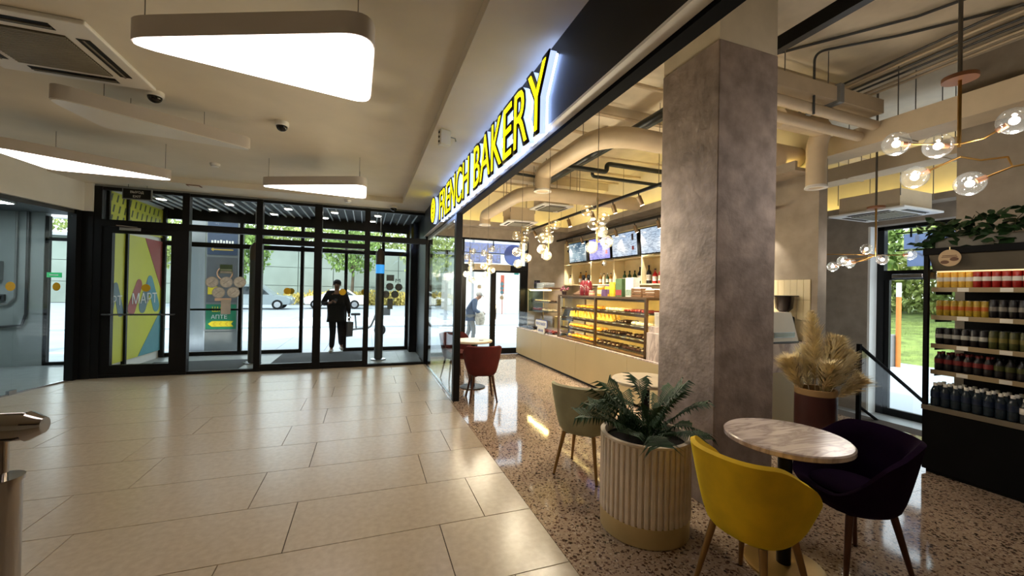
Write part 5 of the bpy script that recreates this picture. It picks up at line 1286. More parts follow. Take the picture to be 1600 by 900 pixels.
for k, y in enumerate((8.86, 8.79)): bottle('small clear glass bottle beside the dried bouquet', sx_, y, zs2, .032, .2, mat('milky_glass', (190, 190, 180), .2), M_BRASS, 'glass bottles beside the dried bouquet')
cm = thing('shelf_camera', 'small white security camera below the menu screens', 'camera', (4.72, 7.28, 2.20)); MB().sphere((0, 0, -.05), .045, 12, 8).build('ball', M_PLAST, cm, True); MB().box(-.02, .03, -.03, .03, -.02, .0).build('mount', M_PLAST, cm); MB().tube([(-.03, 0, -.06), (-.048, 0, -.07)], .018, 10).build('lens', M_BLACK, cm)
# wall tiles by the coffee machine
M_WT = mat('wall_tile', (214, 198, 158), .3, var=.05, scale=2); tb = thing('tile_panel', 'cream upright tile panel behind the coffee machine', 'tiles', (4.985, 3.27, 1.005))
MB().box(.008, .014, 0, 1.05, 0, .75).build('grout_board', mat('tile_grout', (168, 150, 112), .8), tb)
tl = None
for a in range(13):
    for b in range(3):
        p = (0, .004+.08*a, .004+.249*b)
        if tl is None: tl = MB().bbox(0, .009, 0, .077, 0, .245, .002).build('tile', M_WT, tb, loc=p)
        else: share('tile', tl, tb, p)
gr = thing('coffee_grinder', 'black coffee grinder with a smoked hopper by the tiles', 'grinder', (4.86, 3.50, 1.0)); MB().bbox(-.09, .09, -.08, .08, 0, .30, .02).build('body', M_BLACK, gr); MB().lathe([(.05, .30), (.05, .35), (.095, .40), (.105, .53), (.105, .545), (.0001, .545)], 0, 0, 20).build('hopper', mat('smoked_hopper', (40, 32, 30), .15), gr, True); MB().box(-.12, .12, -.1, .1, .545, .555).build('hopper_lid', M_BLACK, gr)
cf = thing('coffee_machine', 'cream coffee machine with slanted sides by the pillar', 'coffee machine', (4.66, 3.325, 1.0)); MB().prism([(-.45, .025), (.11, .025), (-.02, .36), (-.45, .36)], 'y', -.07, .08).build('housing', mat('machine_cream', (226, 216, 198), .4, var=.03), cf); MB().bbox(-.46, .115, -.075, .082, 0, .025, .006).build('drip_tray', M_DGREY, cf); MB().bbox(-.3, .04, -.078, -.068, .07, .13, .004).build('steam_panel', M_STEEL, cf)
# railing at the stair
rl = thing('stair_railing', 'black framed glass stair railing beside the tall vase', 'railing', (5.78, 3.2, 0)); MB().box(-.02, .02, -.02, .02, -.0, .97).build('post', MATS['matte_black'], rl); MB().tube([(0, 0, .95), (1.6, -.0, .02)], .022, 8).build('top_rail', MATS['matte_black'], rl); MB().tube([(0, 0, .20), (1.12, 0, -.43)], .018, 8).build('bottom_rail', MATS['matte_black'], rl); MB().box(1.58, 1.62, -.02, .02, -.45, .02).build('post', MATS['matte_black'], rl)
MB().add([(.02, -.005, .20), (1.13, -.005, -.40), (1.13, -.005, .27), (.02, -.005, .93), (.02, .005, .20), (1.13, .005, -.40), (1.13, .005, .27), (.02, .005, .93)], [(0, 1, 2, 3), (4, 5, 6, 7), (0, 1, 5, 4), (1, 2, 6, 5), (2, 3, 7, 6), (3, 0, 4, 7)]).build('glass_panel', M_GLASS_D, rl)

# ------------------------------------------------------------------ drinks fridge
FX, FYN, FYF = 4.74, .75, 2.13
fg = thing('drinks_fridge', 'open black drinks fridge with lit shelves against the pier', 'fridge', (FX, FYN, 0)); FW = FYF-FYN; FD = .72
M_FB = mat('fridge_black', (9, 9, 10), .7, var=.2, spec=0.15)
MB().bbox(0, FD, 0, FW, .03, .56, .008).build('base_cabinet', M_FB, fg); MB().box(.03, FD, .02, FW-.02, 0, .03).build('plinth', M_BLACK, fg)
MB().box(-.01, .02, 0, FW, .56, .60).build('deck_rail', mat('deck_trim', (120, 110, 92), .4), fg); MB().box(.02, FD, 0, FW, .56, .595).build('deck', M_FB, fg)
MB().box(FD-.04, FD, 0, FW-.0, .56, 2.0).build('rear_panel', M_FB, fg); MB().box(0, FD, 0, .03, .56, 2.0).build('side_panel', M_FB, fg)
MB().box(0, .035, FW-.03, FW, .56, 2.0).build('front_post', M_FB, fg); MB().box(.035, FD-.04, FW-.018, FW-.008, .60, 1.86).build('side_glass', M_GLASS, fg)
MB().bbox(-.02, FD, 0, FW, 1.94, 2.0, .006).build('top_board', M_FB, fg); MB().prism([(-.0, 1.94), (.16, 1.94), (.16, 1.80), (.07, 1.80)], 'y', .03, FW-.035).build('canopy', mat('canopy_grey', (92, 86, 74), .5), fg)
MB().box(.09, .13, .05, FW-.05, 1.790, 1.80).build('led_strip', emat('fridge_led', (255, 226, 170), .7), fg)
M_SHF = mat('fridge_shelf', (150, 130, 96), .45, var=.05)
for k, z in enumerate((.91, 1.145, 1.40, 1.65)):
    s = MB().box(.09, FD-.04, .03, FW-.02, z-.022, z).build('shelf', M_FB, fg); MB().box(.08, .092, .03, FW-.02, z-.036, z+.004).build('price_rail', M_SHF, s)
    for j in range(5): MB().box(.0775, .08, .12+.25*j, .19+.25*j, z-.033, z+.0).build('price_card', M_PAPER, s)
    MB().box(.14, .40, FW-.024, FW-.019, z-.06, z-.022).build('bracket', M_DGREY, s)
def can_proto(name, r, h, m, band, capm, bottle_like=False):
    def mk(label, x, y, z, grp):
        t = thing(name, label, 'can' if not bottle_like else 'bottle', (x, y, z), random.uniform(0, 6), grp)
        key = name+m.name+band.name
        if key not in protos:
            if not bottle_like:
                a = MB().lathe([(.0001, 0), (r*.8, 0), (r, h*.06), (r, h*.90), (r*.78, h*.97), (r*.80, h*.985), (.0001, h*.985)], 0, 0, 16).mesh('body')
                c = MB().lathe([(r*.80, h*.975), (r*.80, h), (r*.72, h), (.0001, h*.98)], 0, 0, 16).mesh('lid')
            else:
                a = MB().lathe([(.0001, 0), (r*.9, 0), (r, h*.05), (r, h*.30), (r*.94, h*.34), (r, h*.38), (r, h*.66), (r*.55, h*.82), (r*.40, h*.88)], 0, 0, 16).mesh('body')
                c = MB().lathe([(r*.46, h*.87), (r*.46, h), (.0001, h)], 0, 0, 14).mesh('cap')
            b = MB().lathe([(r+.0012, h*.38), (r+.0012, h*.62)], 0, 0, 16).mesh('label_band')
            for me, mm in ((a, m), (c, capm), (b, band)): me.materials.append(mm); me.polygons.foreach_set('use_smooth', [True]*len(me.polygons))
            protos[key] = (a, c, b)
        for nm, me in zip(('body', 'cap' if bottle_like else 'lid', 'label_band'), protos[key]):
            o = bpy.data.objects.new(nm, me); COL.objects.link(o); o.parent = t
        return t
    return mk
protos = {}
C_Y = mat('can_yellow', (222, 176, 70), .4, var=.12, scale=60); C_R = mat('can_red', (150, 24, 18), .35, var=.2, scale=50); C_YG = mat('can_yellow_green', (170, 140, 40), .4, var=.25, scale=60); C_K = mat('can_black', (20, 16, 18), .35, var=.2); C_G = mat('can_olive', (66, 68, 30), .4, var=.25, scale=50); C_B = mat('water_blue', (40, 50, 58), .12, var=.2, scale=30); C_W = mat('label_white', (220, 214, 204), .5); C_O = mat('label_orange', (180, 90, 30), .5); C_RL = mat('label_red', (110, 30, 28), .5); C_CL = mat('water_clear', (64, 68, 70), .1, var=.2)
def shelf_row(z, segs):
    y = FYF-.055
    for (mk, n, step, label, grp) in segs:
        for k in range(n):
            for d in range(2):
                if y-FYN < .06: break
                mk(label+(' in the front row' if d == 0 else ' behind the front row'), FX+.135+d*(step+.006), y, z+.001, grp)
            y -= step
shelf_row(1.65, [(can_proto('drink_can', .0225, .150, C_Y, C_W, M_STEEL), 5, .047, 'yellow slim drink can on the top fridge shelf', 'yellow cans on the top fridge shelf'), (can_proto('drink_can', .026, .152, C_R, C_W, M_STEEL), 12, .0555, 'red drink can on the top fridge shelf', 'red cans on the top fridge shelf')])
shelf_row(1.40, [(can_proto('drink_can', .0225, .140, C_YG, C_O, M_STEEL), 7, .047, 'yellow and green juice can on the second fridge shelf', 'juice cans on the second fridge shelf'), (can_proto('drink_can', .025, .150, C_K, mat('label_white_shaded', (120, 114, 104), .5), M_DGREY), 12, .054, 'black drink can with a pale band on the second fridge shelf', 'black cans on the second fridge shelf')])  # white label band darkened in its colour to imitate shade on this shelf
shelf_row(1.145, [(can_proto('drink_can', .026, .145, C_K, M_GDOT, M_DGREY), 6, .055, 'black drink can on the third fridge shelf', 'black cans on the third fridge shelf'), (can_proto('drink_can', .026, .150, C_G, mat('label_olive', (110, 100, 44), .5), M_DGREY), 10, .057, 'olive green drink can on the third fridge shelf', 'olive cans on the third fridge shelf')])
shelf_row(.91, [(can_proto('soda_bottle', .029, .165, C_K, C_RL, C_RL, True), 6, .061, 'dark cola bottle with a red label on the fourth fridge shelf', 'cola bottles on the fourth fridge shelf'), (can_proto('soda_bottle', .029, .165, C_K, C_G, M_BLACK, True), 9, .061, 'dark bottle with a green label on the fourth fridge shelf', 'green label bottles on the fourth fridge shelf')])
yb = FYF-.06
wb1 = can_proto('water_bottle', .030, .205, C_B, mat('label_blue', (32, 44, 66), .4), C_W, True); wb2 = can_proto('water_bottle', .030, .19, C_CL, C_W, C_W, True)
for k in range(19):
    for d in range(3):
        (wb1 if k < 8 else wb2)(('blue water bottle on the fridge deck' if k < 8 else 'clear water bottle with white label on the fridge deck')+[' in the front row', ' in the middle row', ' in the rear row'][d], FX+.07+d*.068, yb-k*.0655, .5965, 'blue water bottles on the fridge deck' if k < 8 else 'clear water bottles on the fridge deck')
rs = thing('round_tag_sign', 'round beige cardboard sign hung on the fridge canopy', 'sign', (FX-.03, 1.945, 1.905)); MB().prism([(.072*math.cos(2*PI*k/32), .072*math.sin(2*PI*k/32)) for k in range(32)], 'x', 0, -.006).build('disc', mat('kraft_card', (176, 150, 116), .7, var=.1), rs); M_KD = mat('kraft_print', (96, 66, 48), .7)
for (yy, zz, w) in ((.0, .02, .045), (.0, .008, .05)): MB().box(-.008, -.006, yy-w, yy+w, zz-.003, zz+.003).build('printed_line', M_KD, rs)
for yy, zz in ((.03, -.035), (-.03, -.012)): MB().prism([(yy+.028*math.cos(2*PI*k/16), zz+.016*math.sin(2*PI*k/16)) for k in range(16)], 'x', -.006, -.008).build('printed_shape', M_KD, rs)
MB().tube([(-.003, 0, .07), (-.003, 0, .095)], .004, 5).build('hook', M_BRASS, rs)
# greenery on the fridge
M_LEAF = mat('ivy_leaf', (30, 58, 24), .5, var=.4, scale=10); gb = thing('trailing_plant', 'long trough of trailing dark green leaves on the fridge top', 'plant', (FX+.2, FYN, 2.0))
MB().bbox(-.10, .12, .05, FW-.03, 0, .10, .01).build('trough', mat('trough_grey', (110, 104, 92), .6), gb)
lm = MB().add([(0, 0, 0), (.022, .022, .004), (.05, .02, .006), (.078, 0, -.008), (.05, -.02, .006), (.022, -.022, .004), (.035, 0, .010)], [(0, 1, 6), (1, 2, 6), (2, 3, 6), (3, 4, 6), (4, 5, 6), (5, 0, 6)]).mesh('leaf'); lm.materials.append(M_LEAF)
rr = random.Random(12)
for k in range(295):
    u = rr.random(); y = .0+(FW+.06)*u; hgt = .08+.34*(1-.6*u)*rr.random()
    x = rr.uniform(-.17, .14)
    if rr.random() < .22: x, hgt = rr.uniform(-.20, -.12), rr.uniform(.0, .12)
    o = bpy.data.objects.new('leaf', lm); COL.objects.link(o); o.parent = gb; o.location = (x, y, hgt); o.rotation_euler = (rr.uniform(-1, 1), rr.uniform(-.9, .7), rr.uniform(0, 2*PI)); s = rr.uniform(1.0, 1.75); o.scale = (s, s, s)
for k in range(16):
    y = .08+FW*k/16.5; MB().tube([(0, y, .05), (rr.uniform(-.08, .05), y+rr.uniform(-.05, .05), .2), (rr.uniform(-.16, .1), y+rr.uniform(-.08, .08), .26+.12*(1-k/16))], .003, 4).build('vine_stem', mat('vine_stem', (58, 52, 30), .8), gb)
# ------------------------------------------------------------------ outdoors
GZ = -0.12
M_PAVE = mat('street_paving', (168, 173, 180), 0.85, var=0.07, scale=.6); M_ASPH = mat('asphalt', (146, 152, 160), 0.9, var=0.08, scale=.8)
def ground(): 
    g = struct('ground', 'pale street paving outside the entrance', MB().box(-60, 60, 10.55, 46, GZ-.2, GZ-.01), M_ASPH)
    for i in range(16):
        for j in range(6):
            MB().box(-7+i*1.2+.006, -7+(i+1)*1.2-.006, 10.6+j*1.2+.006, 10.6+(j+1)*1.2-.006, GZ-.02, GZ).build('paving_slab', M_PAVE, g)
    MB().box(-60, 60, 17.9, 18.15, GZ-.05, GZ+.06).build('kerb', M_PAVE, g)
ground()
struct('ground', 'paved yard outside the side street door', MB().box(8.5, 80, -30, 10.5, ZL-.3, ZL-.06), M_PAVE)
struct('ground', 'paved yard outside the bakery street door', MB().box(1.3, 60, 9.4, 10.56, GZ-.2, GZ-.01), M_PAVE)
zb = struct('trim_10', 'white zebra crossing on the street')
for k in range(9): MB().box(3.0, 9.5, 13.2+k*.95, 13.65+k*.95, GZ-.004, GZ+.006).build('stripe', mat('road_white', (232, 232, 230), .8), zb)
for k in range(5): MB().box(-4.5+k*1.5, -3.6+k*1.5, 19.0, 24, GZ-.008, GZ+.002).build('stripe', mat('road_white', (232, 232, 230), .8), zb)
# retaining wall across the street
M_RW = mat('retaining_wall', (136, 146, 138), 0.9, var=0.14, scale=.5, bump=.1)
rw = struct('wall_front', 'tall pale concrete retaining wall across the street', MB().box(-60, 40, 42.0, 43, GZ, 5.2), mat('wall_joint', (110, 118, 110), .9))
for i in range(26):
    for j in range(3):
        MB().box(-45+i*3+.03, -45+(i+1)*3-.03, 41.85, 42.02, GZ+j*1.7+.02, GZ+(j+1)*1.7-.02).build('wall_panel', M_RW, rw)
MB().box(-60, 40, 41.7, 43, 5.2, 5.45).build('coping', M_PAVE, rw)
def leaf_cloud(n, rx, ry, rz, size, seed):
    r = random.Random(seed); mb = MB()
    for k in range(n):
        while True:
            p = Vector((r.uniform(-1, 1), r.uniform(-1, 1), r.uniform(-1, 1)))
            if .25 < p.length < 1: break
        q = Vector((p.x*rx, p.y*ry, p.z*rz)); a = Euler((r.uniform(0, 6), r.uniform(0, 6), r.uniform(0, 6))).to_matrix(); s = size*r.uniform(.6, 1.3)
        mb.add([q+a@Vector((0, 0, 0)), q+a@Vector((s*.5, s*.3, .1*s)), q+a@Vector((s, 0, 0)), q+a@Vector((s*.5, -s*.3, .1*s))], [(0, 1, 2, 3)])
    return mb
M_TL = mat('tree_leaf', (112, 138, 66), 0.7, var=0.35, scale=1.2); M_TL2 = mat('tree_leaf_pale', (150, 162, 92), 0.7, var=0.3, scale=1.2); M_BARK = mat('bark', (96, 82, 66), .9, var=.2)
def tree(label, x, y, z, h, r, n, m, seed, size=.35, group=None):
    t = thing('street_tree', label, 'tree', (x, y, z), 0, group)
    MB().tube([(0, 0, 0), (.1, 0, h*.4), (0, .1, h*.75)], [.16, .11, .05], 8).build('trunk', M_BARK, t, True)
    for k in range(4):
        a = k*1.6+seed; MB().tube([(0.05, 0, h*.45), (r*.5*math.cos(a), r*.5*math.sin(a), h*.75)], [.06, .02], 6).build('branch', M_BARK, t)
    o = leaf_cloud(n, r, r, h*.32, size, seed).build('crown', m, t); o.location = (0, 0, h*.74); return t
tree('slim street tree growing between the parked cars', -7.6, 30, GZ, 5.2, 1.7, 1100, M_TL, 1); tree('leafy street tree reaching over the retaining wall', -1.2, 37, GZ, 6.6, 2.4, 1500, M_TL, 2); tree('street tree with pale leaves near the road kerb', 5.0, 36, GZ, 6.2, 2.2, 1300, M_TL2, 3)
tree('leafy street tree at the left end of the wall', -15, 36, GZ, 6.5, 2.6, 1400, M_TL2, 4)
hd = tag(leaf_cloud(5200, 11, .8, .75, .3, 9).build('flower_bank', mat('yellow_shrub', (196, 176, 96), .8, var=.35, scale=1.5)), 'bank of yellowish shrubs at the foot of the retaining wall', 'shrubs', kind='stuff'); hd.location = (2.5, 40.6, .45)
hb = tag(leaf_cloud(6500, 24, 1.6, 1.1, .4, 19).build('hedge', M_TL2), 'green hedge growing on top of the retaining wall', 'hedge', kind='stuff'); hb.location = (-5, 43.8, 6.4)
# parked cars
def car(label, x, y, rz, L, H, paint, suv=True):
    t = thing('parked_car', label, 'car', (x, y, GZ), rz)
    W = .9; z0 = .30
    low = [(-L/2, .45), (-L/2+.08, .34), (L/2-.1, .34), (L/2, .5), (L/2-.02, .78), (L/2-.25, .92), (L*.20, 1.02), (-L/2+.1, 1.04), (-L/2, .85)]
    mb = MB(); n = len(low)
    for s, k in ((-1, .96), (-.86, 1.0), (.86, 1.0), (1, .96)): mb.v += [(p[0]*k, s*W, .65+(p[1]-.65)*k) for p in low]
    for r_ in range(3):
        for i in range(n): mb.f.append((r_*n+i, r_*n+(i+1) % n, (r_+1)*n+(i+1) % n, (r_+1)*n+i))
    mb.f.append(tuple(range(n))); mb.f.append(tuple(3*n+i for i in reversed(range(n)))); mb.build('body', paint, t, True)
    a = (-L/2+.12, -L/2+.32, L*.08, L*.26) if suv else (-L*.34, -L*.2, L*.08, L*.24)
    cab = [(a[0], 1.0), (a[1], H-.06), (a[1]+.2, H), (a[2]-.1, H), (a[2], H-.05), (a[3], 1.0)]
    mb = MB(); n = len(cab)
    for s, k in ((-1, 0), (1, 0)):
        mb.v += [(p[0], s*(W*.93-(p[1]-1.0)*.22), p[1]) for p in cab]
    mb.f = [tuple(range(n)), tuple(n+i for i in reversed(range(n)))]+[(i, (i+1) % n, n+(i+1) % n, n+i) for i in range(n)]
    mb.build('cabin', paint, t)
    gm = mat('car_glass', (34, 42, 46), .1)
    for s in (-1, 1):
        for (u0, u1) in ((.06, .36), (.39, .66), (.69, .92)):
            x0, x1 = a[0]+(a[3]-a[0])*u0, a[0]+(a[3]-a[0])*u1; xt0, xt1 = max(x0, a[1]+.03)+.02, min(x1, a[2]-.02)-.02
            if xt1 < xt0: xt1 = xt0+.05
            yb_, yt = s*(W*.93-.01+.012), s*(W*.93-(H-.16-1.0)*.22+.012)
            MB().add([(x0, yb_, 1.04), (x1, yb_, 1.04), (xt1, yt, H-.14), (xt0, yt, H-.14), (x0, yb_-s*.01, 1.04), (x1, yb_-s*.01, 1.04), (xt1, yt-s*.01, H-.14), (xt0, yt-s*.01, H-.14)], [(0, 1, 2, 3), (4, 5, 6, 7), (0, 1, 5, 4), (1, 2, 6, 5), (2, 3, 7, 6), (3, 0, 4, 7)]).build('side_window', gm, t)
        for wx in (-L*.31, L*.31):
            w = MB().tube([(wx, s*(W-.2), .34), (wx, s*(W+.01), .34)], .34, 20).build('wheel', M_BLACK, t, True)
            MB().tube([(wx, s*(W+.012), .34), (wx, s*(W+.02), .34)], .21, 14).build('rim', M_STEEL, w)
    for s in (-1, 1): MB().box(L/2-.06, L/2+.0, s*.62-.14, s*.62+.14, .68, .80).build('headlight', M_WHITE, t); MB().box(-L/2-.0, -L/2+.06, s*.66-.12, s*.66+.12, .78, .92).build('tail_light', M_BR, t)
    return t
M_CARS = mat('silver_paint', (150, 158, 160), .3, .4, var=.03); M_CARW = mat('white_car_paint', (232, 232, 230), .3, var=.02)
car('silver grey estate car parked across the street', -7.3, 33, 0.0, 4.6, 1.72, M_CARS); car('white car parked behind the walking person', -2.2, 34, PI, 4.4, 1.5, M_CARW, False)
# electric scooter bike
sb = thing('cargo_scooter', 'dark electric scooter with a basket parked on the paving', 'scooter', (.0, 14.6, GZ), .15)
for x in (-.62, .48):
    w = MB(); ring = [(x+.15*math.cos(2*PI*k/20), 0, .20+.15*math.sin(2*PI*k/20)) for k in range(21)]; w.tube(ring, .05, 8, False); w.build('wheel', M_BLACK, sb, True)
    MB().tube([(x, -.03, .22), (x, .03, .22)], .05, 10).build('hub', M_STEEL, sb)
MB().tube(arc_path([(-.62, 0, .22), (-.30, 0, .26), (.15, 0, .28), (.34, 0, .75), (.42, 0, 1.02)], .15), .035, 10).build('frame', M_DGREY, sb, True); MB().tube([(.48, 0, .22), (.36, 0, .85)], .03, 8).build('fork', M_DGREY, sb); MB().tube([(.40, -.28, 1.04), (.42, 0, 1.02), (.40, .28, 1.04)], .018, 8).build('handlebar', M_BLACK, sb)
MB().tube([(-.30, 0, .28), (-.34, 0, .72)], .025, 8).build('seat_post', M_DGREY, sb); MB().bbox(-.48, -.18, -.09, .09, .72, .80, .03).build('saddle', M_BLACK, sb)
bk = MB().bbox(.48, .78, -.18, .18, .72, .74, .005)
for (x0, x1, y0, y1) in ((.48, .49, -.18, .18), (.77, .78, -.18, .18), (.48, .78, -.18, -.17), (.48, .78, .17, .18)): bk.box(x0, x1, y0, y1, .74, .98)
bk.build('basket', M_DGREY, sb)
# info tower left of the doors
it = thing('info_tower', 'street info tower with a blue sign and green advert', 'sign', (-3.42, 12.0, GZ))
MB().box(-.36, .34, 0, .10, .5, 3.3).build('frame', M_GREY, it); M_NAVY = mat('sign_navy', (62, 74, 96), .5, var=.05); M_ADG = mat('advert_green', (30, 120, 84), .5); M_ADY = mat('advert_yellow', (226, 200, 40), .5); M_ADGY = mat('advert_grey', (96, 96, 98), .5)
MB().box(-.33, .31, -.012, 0, 2.42, 3.28).build('panel', M_NAVY, it); MB().box(-.33, .31, -.012, 0, 1.22, 2.36).build('panel', M_ADGY, it); MB().box(-.33, .31, -.012, 0, .55, 1.17).build('panel', M_ADG, it)
MB().prism([(-.26, 2.55), (-.2, 2.60), (-.2, 2.565), (.22, 2.565), (.22, 2.535), (-.2, 2.535), (-.2, 2.50)], 'y', -.012, -.018).build('arrow', mat('arrow_gold', (206, 172, 80), .5), it)
for k, h in enumerate((.07, .09, .07, .11, .07, .10, .07, .08)): MB().box(-.25+.062*k, -.21+.062*k, -.016, -.012, 2.74-h*.5, 2.74+h*.5).build('faint_print', M_WHITE, it)
for k, h in enumerate((.11, .07, .07, .07, .07)): MB().box(-.25+.062*k, -.21+.062*k, -.016, -.012, 2.97, 2.97+h).build('faint_print', M_WHITE, it)
place_text('lettering', 'ШАУ', M_ADY, it, (-.03, -.013, 1.05), FACE_MY, .13, .34); place_text('lettering', 'АПТЕ', M_WHITE, it, (-.05, -.013, .86), FACE_MY, .10, .34)
MB().prism([(-.28, .68), (-.20, .75), (.26, .75), (.21, .68), (.26, .61), (-.20, .61)], 'y', -.012, -.017).build('arrow_band', M_ADY, it)
for k in range(3): MB().prism([(-.18+.13*k, .68), (-.13+.13*k, .73), (-.11+.13*k, .73), (-.16+.13*k, .68), (-.11+.13*k, .63), (-.13+.13*k, .63)], 'y', -.017, -.020).build('chevron', mat('chevron_gold', (200, 160, 30), .5), it)
ring = MB().tube([(.05+.16*math.cos(2*PI*k/24), -.014, 1.95+.16*math.sin(2*PI*k/24)) for k in range(25)], .016, 6); ring.build('ring_print', mat('advert_peach', (206, 150, 110), .5), it); MB().box(-.30, -.1, -.016, -.012, 1.42, 1.62).build('print_block', M_ADY, it); MB().box(-.15, .20, -.016, -.012, 1.26, 1.33).build('print_block', mat('advert_peach', (206, 150, 110), .5), it)
MB().box(-.7, -.38, .02, .22, 0, 3.4).build('steel_column', M_STEEL, it); MB().box(-.36, .34, .02, .08, 0, .5).build('foot_panel', M_GREY, it)
# pale terraces behind the bakery door
tr_ = struct('wall_front', 'pale stone terrace steps across the crossing')
for k in range(7): MB().box(6, 30, 27+k*1.0, 28+k*1.0, GZ, .35+k*.42).build('terrace_step', mat('pale_stone', (186, 184, 176), .8, var=.05), tr_)
MB().box(8, 40, 34, 35, GZ, 7).build('terrace_wall', mat('pale_stone', (186, 184, 176), .8, var=.05), tr_)
lp = thing('lamp_post', 'grey street lamp post outside the bakery door', 'lamp post', (5.0, 19.5, GZ)); MB().tube([(0, 0, 0), (0, 0, 5.5)], .06, 10).build('pole', M_GREY, lp, True); MB().cyl(0, 0, 0, .3, .12, n=14).build('base', M_GREY, lp); MB().box(-.1, .5, -.08, .08, 5.45, 5.55).build('lamp_head', M_DGREY, lp)
tag(MB().bbox(8.75, 9.0, 26.3, 26.4, 1.3, 2.6, .03).box(8.86, 8.90, 26.33, 26.37, GZ, 1.4).build('red_banner', mat('banner_red', (150, 70, 50), .6)), 'narrow rust red banner stand by the terrace', 'banner')
# yard on the side: grass bank, trees, pole
gb_ = struct('ground', 'sunlit grass bank beyond the side yard', MB().prism([(16, ZL-.06), (19, .1), (40, 1.5), (40, ZL-.3), (16, ZL-.3)], 'y', -30, 40), mat('grass', (112, 128, 62), .95, var=.5, scale=2.5, detail=8, bump=.6, bscale=8))
rr = random.Random(31); gm_ = MB()
for k in range(9000):
    x = rr.uniform(16.2, 24); y = rr.uniform(3, 16); z = (ZL-.06+(x-16)/3*.51) if x < 19 else .1+(x-19)/21*1.4
    gm_.add([(x, y, z-.02), (x+.03, y+.02, z-.02), (x+rr.uniform(-.06, .06), y+rr.uniform(-.06, .06), z+rr.uniform(.08, .2))], [(0, 1, 2)])
tag(gm_.build('grass_blades', mat('grass_blade', (150, 166, 92), .8, var=.3, scale=2)), 'fresh green grass blades on the bank', 'grass', kind='stuff')
for k, (x, y, h, r, m) in enumerate([(24.5, 9.5, 5.2, 2.1, M_TL2), (24.6, 14, 5.6, 2.1, M_TL), (24, 18.5, 6, 2.2, M_TL2), (24.3, 4.5, 5.6, 2.1, M_TL), (33.5, 11.8, 7, 2.6, M_TL)]):
    tree(['pale leafed tree on the grass bank by the pole', 'rounded tree on the grass bank behind the pole', 'tall pale tree at the end of the grass bank', 'dark leafed tree on the grass bank beside the fridge view', 'big tree farthest up the grass bank'][k], x, y, .3, h, r, 1900, m, 40+k, .4)
hh_ = tag(leaf_cloud(9000, 1.4, 10, 2.1, .34, 77).build('hedge', M_TL2), 'tall leafy hedge along the top of the grass bank', 'hedge', kind='stuff'); hh_.location = (28.6, 11.5, 2.6)
wl = struct('wall_right', 'white building beyond the trees of the grass bank', MB().box(40, 41, -10, 40, 0, 4.2), M_WHITE)
op = thing('marker_pole', 'orange and white marker pole by the side yard', 'pole', (15.0, 7.3, ZL-.06))
for k in range(6): MB().cyl(0, 0, .42*k, .42*(k+1), .06, n=12).build('band', [mat('pole_orange', (206, 120, 50), .5), M_WHITE][k % 2 if k > 3 else (0 if k < 4 else 1)], op, True)
MB().bbox(-.18, .18, .08, .30, 0, .95, .02).build('grey_box', M_GREY, op)

